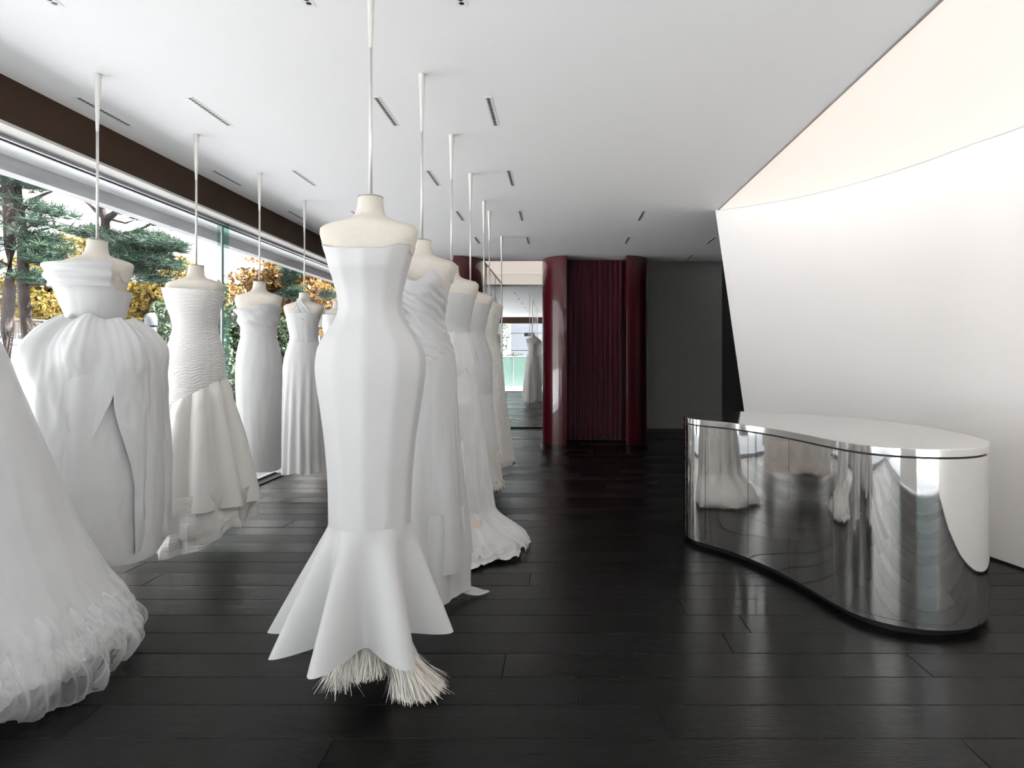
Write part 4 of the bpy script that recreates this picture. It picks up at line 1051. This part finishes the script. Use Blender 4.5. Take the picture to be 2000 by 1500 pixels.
# small pine tufts among the orange leaves
Z = 14.5; g = at(570, 699, Z)
tree('pine_tree', 'small dark pine with round tufts among the orange leaves', (g.x, g.y, -.1), [(g.x, g.y, -.1)] + px([(572, 650), (566, 600), (560, 560), (570, 530)], Z), [.08, .07, .06, .05, .03], [],
     cl([(572, 532, 18, 11, 90), (562, 548, 12, 7, 30), (565, 578, 18, 9, 80), (578, 570, 14, 8, 40), (645, 545, 12, 8, 30), (640, 580, 16, 8, 40)], Z, .3), 'pine', 31)
# clipped evergreen hedge and round shrubs outside the glass
def shrub(label, clumps, Z, seed, kind='green', lsize=.055, depth=.45):
    c = cl(clumps, Z, depth); e = empty('garden_shrub', (c[0][0][0], Z, -.1))
    v, q = leafcloud(c, lsize, seed); v[:, 2] = np.maximum(v[:, 2], -.08)
    mk('foliage', v, q, M[kind], e, smooth=False)['kind'] = 'stuff'
    cc = c[0][0]
    B().tube([(cc[0], Z, -.1), (cc[0] + .03, Z, .5), (cc[0], Z, max(.6, cc[2]))], [.05, .04, .02], 6).build('stem', M['bark'], e, smooth=True)
    tag(e, label, 'shrub', 'garden shrubs outside the window')
shrub('tall dark evergreen shrub beside the glass joint', [(455, 690, 24, 60, 2600), (462, 760, 20, 60, 2200), (452, 640, 22, 30, 1200), (470, 620, 14, 40, 700), (440, 740, 14, 60, 900)], 11.2, 41)
shrub('round clipped shrub low behind the mermaid gown', [(438, 790, 24, 50, 1900), (430, 720, 18, 60, 1500), (420, 650, 16, 60, 1200)], 10.4, 42)
shrub('leafy dark shrub between the taffeta and mermaid gowns', [(318, 640, 18, 52, 1800), (322, 720, 18, 50, 1600), (310, 690, 14, 60, 1000)], 11.6, 43)
shrub('low dark shrub between the column and halter gowns', [(560, 650, 24, 34, 1000), (570, 690, 26, 34, 1000), (552, 720, 22, 40, 900)], 13.6, 44)
# galvanised post
p = at(295, 620, 9.5)
e = empty('street_post', (p.x, p.y, -.1))
B().tube([(p.x, p.y, -.1), (p.x, p.y, p.z - .1)], .070, 16).build('pole', M['post'], e, smooth=True)
B().rings([disc(p.x, p.y, r, z, 16) for z, r in ((p.z - .12, .085), (p.z - .02, .085), (p.z + .05, .06), (p.z + .07, .01))], cap1=True).build('post_head', M['post'], e, smooth=True)
B().rings([disc(p.x, p.y, .078, z, 16) for z in (p.z - .22, p.z - .16)]).build('collar', M['alu'], e, smooth=True)
tag(e, 'grey galvanised street post beside the taffeta gown', 'post')
# garden wall with railing and tiled house
a = at(-60, 660, 13.8); c = at(125, 660, 15.5)
e = empty('garden_wall', (a.x, a.y, -.1))
n_ = 7
dx, dy = (c.x - a.x), (c.y - a.y)
for i in range(n_):
    u0, u1 = i / n_ + .003, (i + 1) / n_ - .003
    q = [(a.x + dx * u0, a.y + dy * u0), (a.x + dx * u1, a.y + dy * u1), (a.x + dx * u1, a.y + dy * u1 + .25), (a.x + dx * u0, a.y + dy * u0 + .25)]
    B().prism(q, -.1, a.z - .12).build('wall_panel', M['garden_wall'], e)
B().prism([(a.x, a.y - .04), (c.x, c.y - .04), (c.x, c.y + .3), (a.x, a.y + .3)], a.z - .12, a.z).build('coping', M['garden_wall'], e)
tag(e, 'low grey panelled garden wall behind the pines', 'wall')
e = empty('iron_railing', (a.x, a.y + .1, a.z))
zt = a.z + .45
B().tube([(a.x, a.y + .1, zt), (c.x, c.y + .1, zt)], .02, 6).build('top_rail', M['rail'], e)
for i in range(34):
    u = i / 33; B().tube([(a.x + dx * u, a.y + dy * u + .1, a.z), (a.x + dx * u, a.y + dy * u + .1, zt)], .012, 5).build('baluster', M['rail'], e)
tag(e, 'dark iron railing on the garden wall', 'railing')
def house(label, x0, x1, Y, z0, z1, roofm, wallm, ridge):
    e = empty('house', ((x0 + x1) / 2, Y, -.1)); dpt = 5
    B().box(x0, x1, Y, Y + dpt, -.1, z1).build('walls', wallm, e)
    for i in range(4):
        xw = x0 + (x1 - x0) * (i + .3) / 4
        f = B().box(xw, xw + .7, Y - .03, Y, z1 - 1.4, z1 - .45).build('window', M['white_trim'], e)
        B().box(xw + .06, xw + .64, Y - .035, Y - .028, z1 - 1.34, z1 - .51).build('pane', M['pane_dark'], f)
    rf = B().add([(x0 - .4, Y - .5, z1 - .05), (x1 + .4, Y - .5, z1 - .05), (x1 + .4, Y + dpt / 2, ridge), (x0 - .4, Y + dpt / 2, ridge), (x0 - .4, Y + dpt + .5, z1 - .05), (x1 + .4, Y + dpt + .5, z1 - .05)],
            [(0, 1, 2, 3), (3, 2, 5, 4), (0, 3, 4), (1, 5, 2)]).build('roof', roofm, e)
    k = 9
    for i in range(k):
        u = (i + .5) / k; yy = Y - .5 + (dpt / 2 + .5) * u; zz = z1 - .05 + (ridge - z1 + .05) * u
        B().box(x0 - .4, x1 + .4, yy - .08, yy + .08, zz + .0, zz + .05).build('tile_course', roofm, rf)
    return tag(e, label, 'house')
p0 = at(40, 625, 26); p1 = at(135, 600, 26)
house('house with clay tiled roof beyond the garden wall', p0.x - 3, p1.x, 26, 0, p0.z - .1, M['tile'], M['house'], p1.z + .45)
p0 = at(625, 592, 24); p1 = at(690, 580, 24)
house('mauve house with grey roof behind the halter gown', p0.x, p1.x + 2, 24, 0, p0.z, M['fascia'], M['brown_house'], p1.z + .25)
# overhead cables
for q0, q1, lb in (((-10, 395), (330, 475), 'uppermost thin overhead cable'), ((-10, 425), (160, 478), 'middle thin overhead cable crossing the pines'), ((150, 380), (660, 535), 'thin overhead cable high over the autumn trees')):
    A, C_ = at(*q0, 9.2), at(*q1, 14.0)
    pts = [A.lerp(C_, i / 12) - Vector((0, 0, .12 * math.sin(math.pi * i / 12))) for i in range(13)]
    tag(B().tube(pts, .007, 5).build('overhead_cable', M['cable']), lb, 'cable')

# street in front of the shop, seen in the mirror and in the steel
e = empty('glass_fence', (-2.2, -7.0, -.1))
for i in range(16):
    xx = -8 + i * .82
    B().box(xx, xx + .80, -7.02, -6.99, -.06, 1.33).build('glass_panel', M['fence_glass'], e)
    B().box(xx + .80, xx + .82, -7.04, -6.97, -.1, 1.38).build('fence_post', M['alu'], e)
B().box(-8, 5.2, -7.03, -6.98, 1.33, 1.38).build('top_rail', M['alu'], e)
tag(e, 'frosted green glass fence across the street, seen in the mirror', 'fence')
e = empty('office_building', (4, -10, -.1))
for j in range(8):
    for i in range(5):
        B().box(-2.6 + i * 2.4, -2.6 + i * 2.4 + 2.37, -10.0, -9.9, -.1 + j * .9, -.1 + j * .9 + .87).build('cladding_panel', M['facade'], e)
B().box(-2.6, 9.4, -16, -10.0, -.1, 7.1).build('core', M['fascia'], e)
tag(e, 'pale blue panelled building across the street, seen in the mirror', 'building')
for i, (xx, yy, lb) in enumerate(((-3.6, -8.6, 'dark leafy tree beside the pale building, seen in the mirror'),)):
    tree('street_tree', lb, (xx, yy, -.1), [(xx, yy, -.1), (xx + .1, yy, 1.5), (xx, yy, 3.0)], [.12, .1, .05], [], [((xx, yy, 2.6), (1.1, .8, 1.6), 3000), ((xx - 1.4, yy, 3.2), (1.0, .8, 1.4), 2000), ((xx - .2, yy, 1.6), (.9, .7, .5), 1200)], 'green', 51)
e = empty('street_hedge', (-4, -7.5, -.1))
v, q = leafcloud([((-5.5 + i * 1.1, -7.6, 1.15), (.7, .35, .40), 700) for i in range(5)], .06, 52); mk('foliage', v, q, M['green'], e, smooth=False)['kind'] = 'stuff'
tag(e, 'green hedge behind the glass fence, seen in the mirror', 'hedge')
# hanging blade sign by the entrance
sx_, sy_, sz_ = -1.22, -1.45, 2.21
e = empty('hanging_sign', (sx_, sy_, sz_))
o = B().box(sx_ - .20, sx_ + .20, sy_ - .012, sy_ + .012, sz_ - .07, sz_ + .07).build('board', M['sign'], e); bevel(o)
B().tube([(sx_ + .10, sy_, sz_ + .06), (sx_ + .08, sy_, 2.67)], .008, 6).build('bracket', M['rail'], e)
cu = bpy.data.curves.new('lettering', 'FONT'); cu.body = 'AO'; cu.size = .10; cu.extrude = .002; cu.align_x = 'CENTER'; cu.align_y = 'CENTER'
tc_ = bpy.data.objects.new('lettering_curve', cu); COL.objects.link(tc_); bpy.context.view_layer.update()
tm = bpy.data.meshes.new_from_object(tc_.evaluated_get(bpy.context.evaluated_depsgraph_get())); bpy.data.objects.remove(tc_)
tm.materials.clear(); tm.materials.append(M['sign_white'])
tx = bpy.data.objects.new('lettering', tm); COL.objects.link(tx)
tx.parent = e; tx.location = (.02, .015, 0); tx.rotation_euler = (math.pi / 2, 0, math.pi)
tag(e, 'small black hanging sign with white letters, seen in the mirror', 'sign')
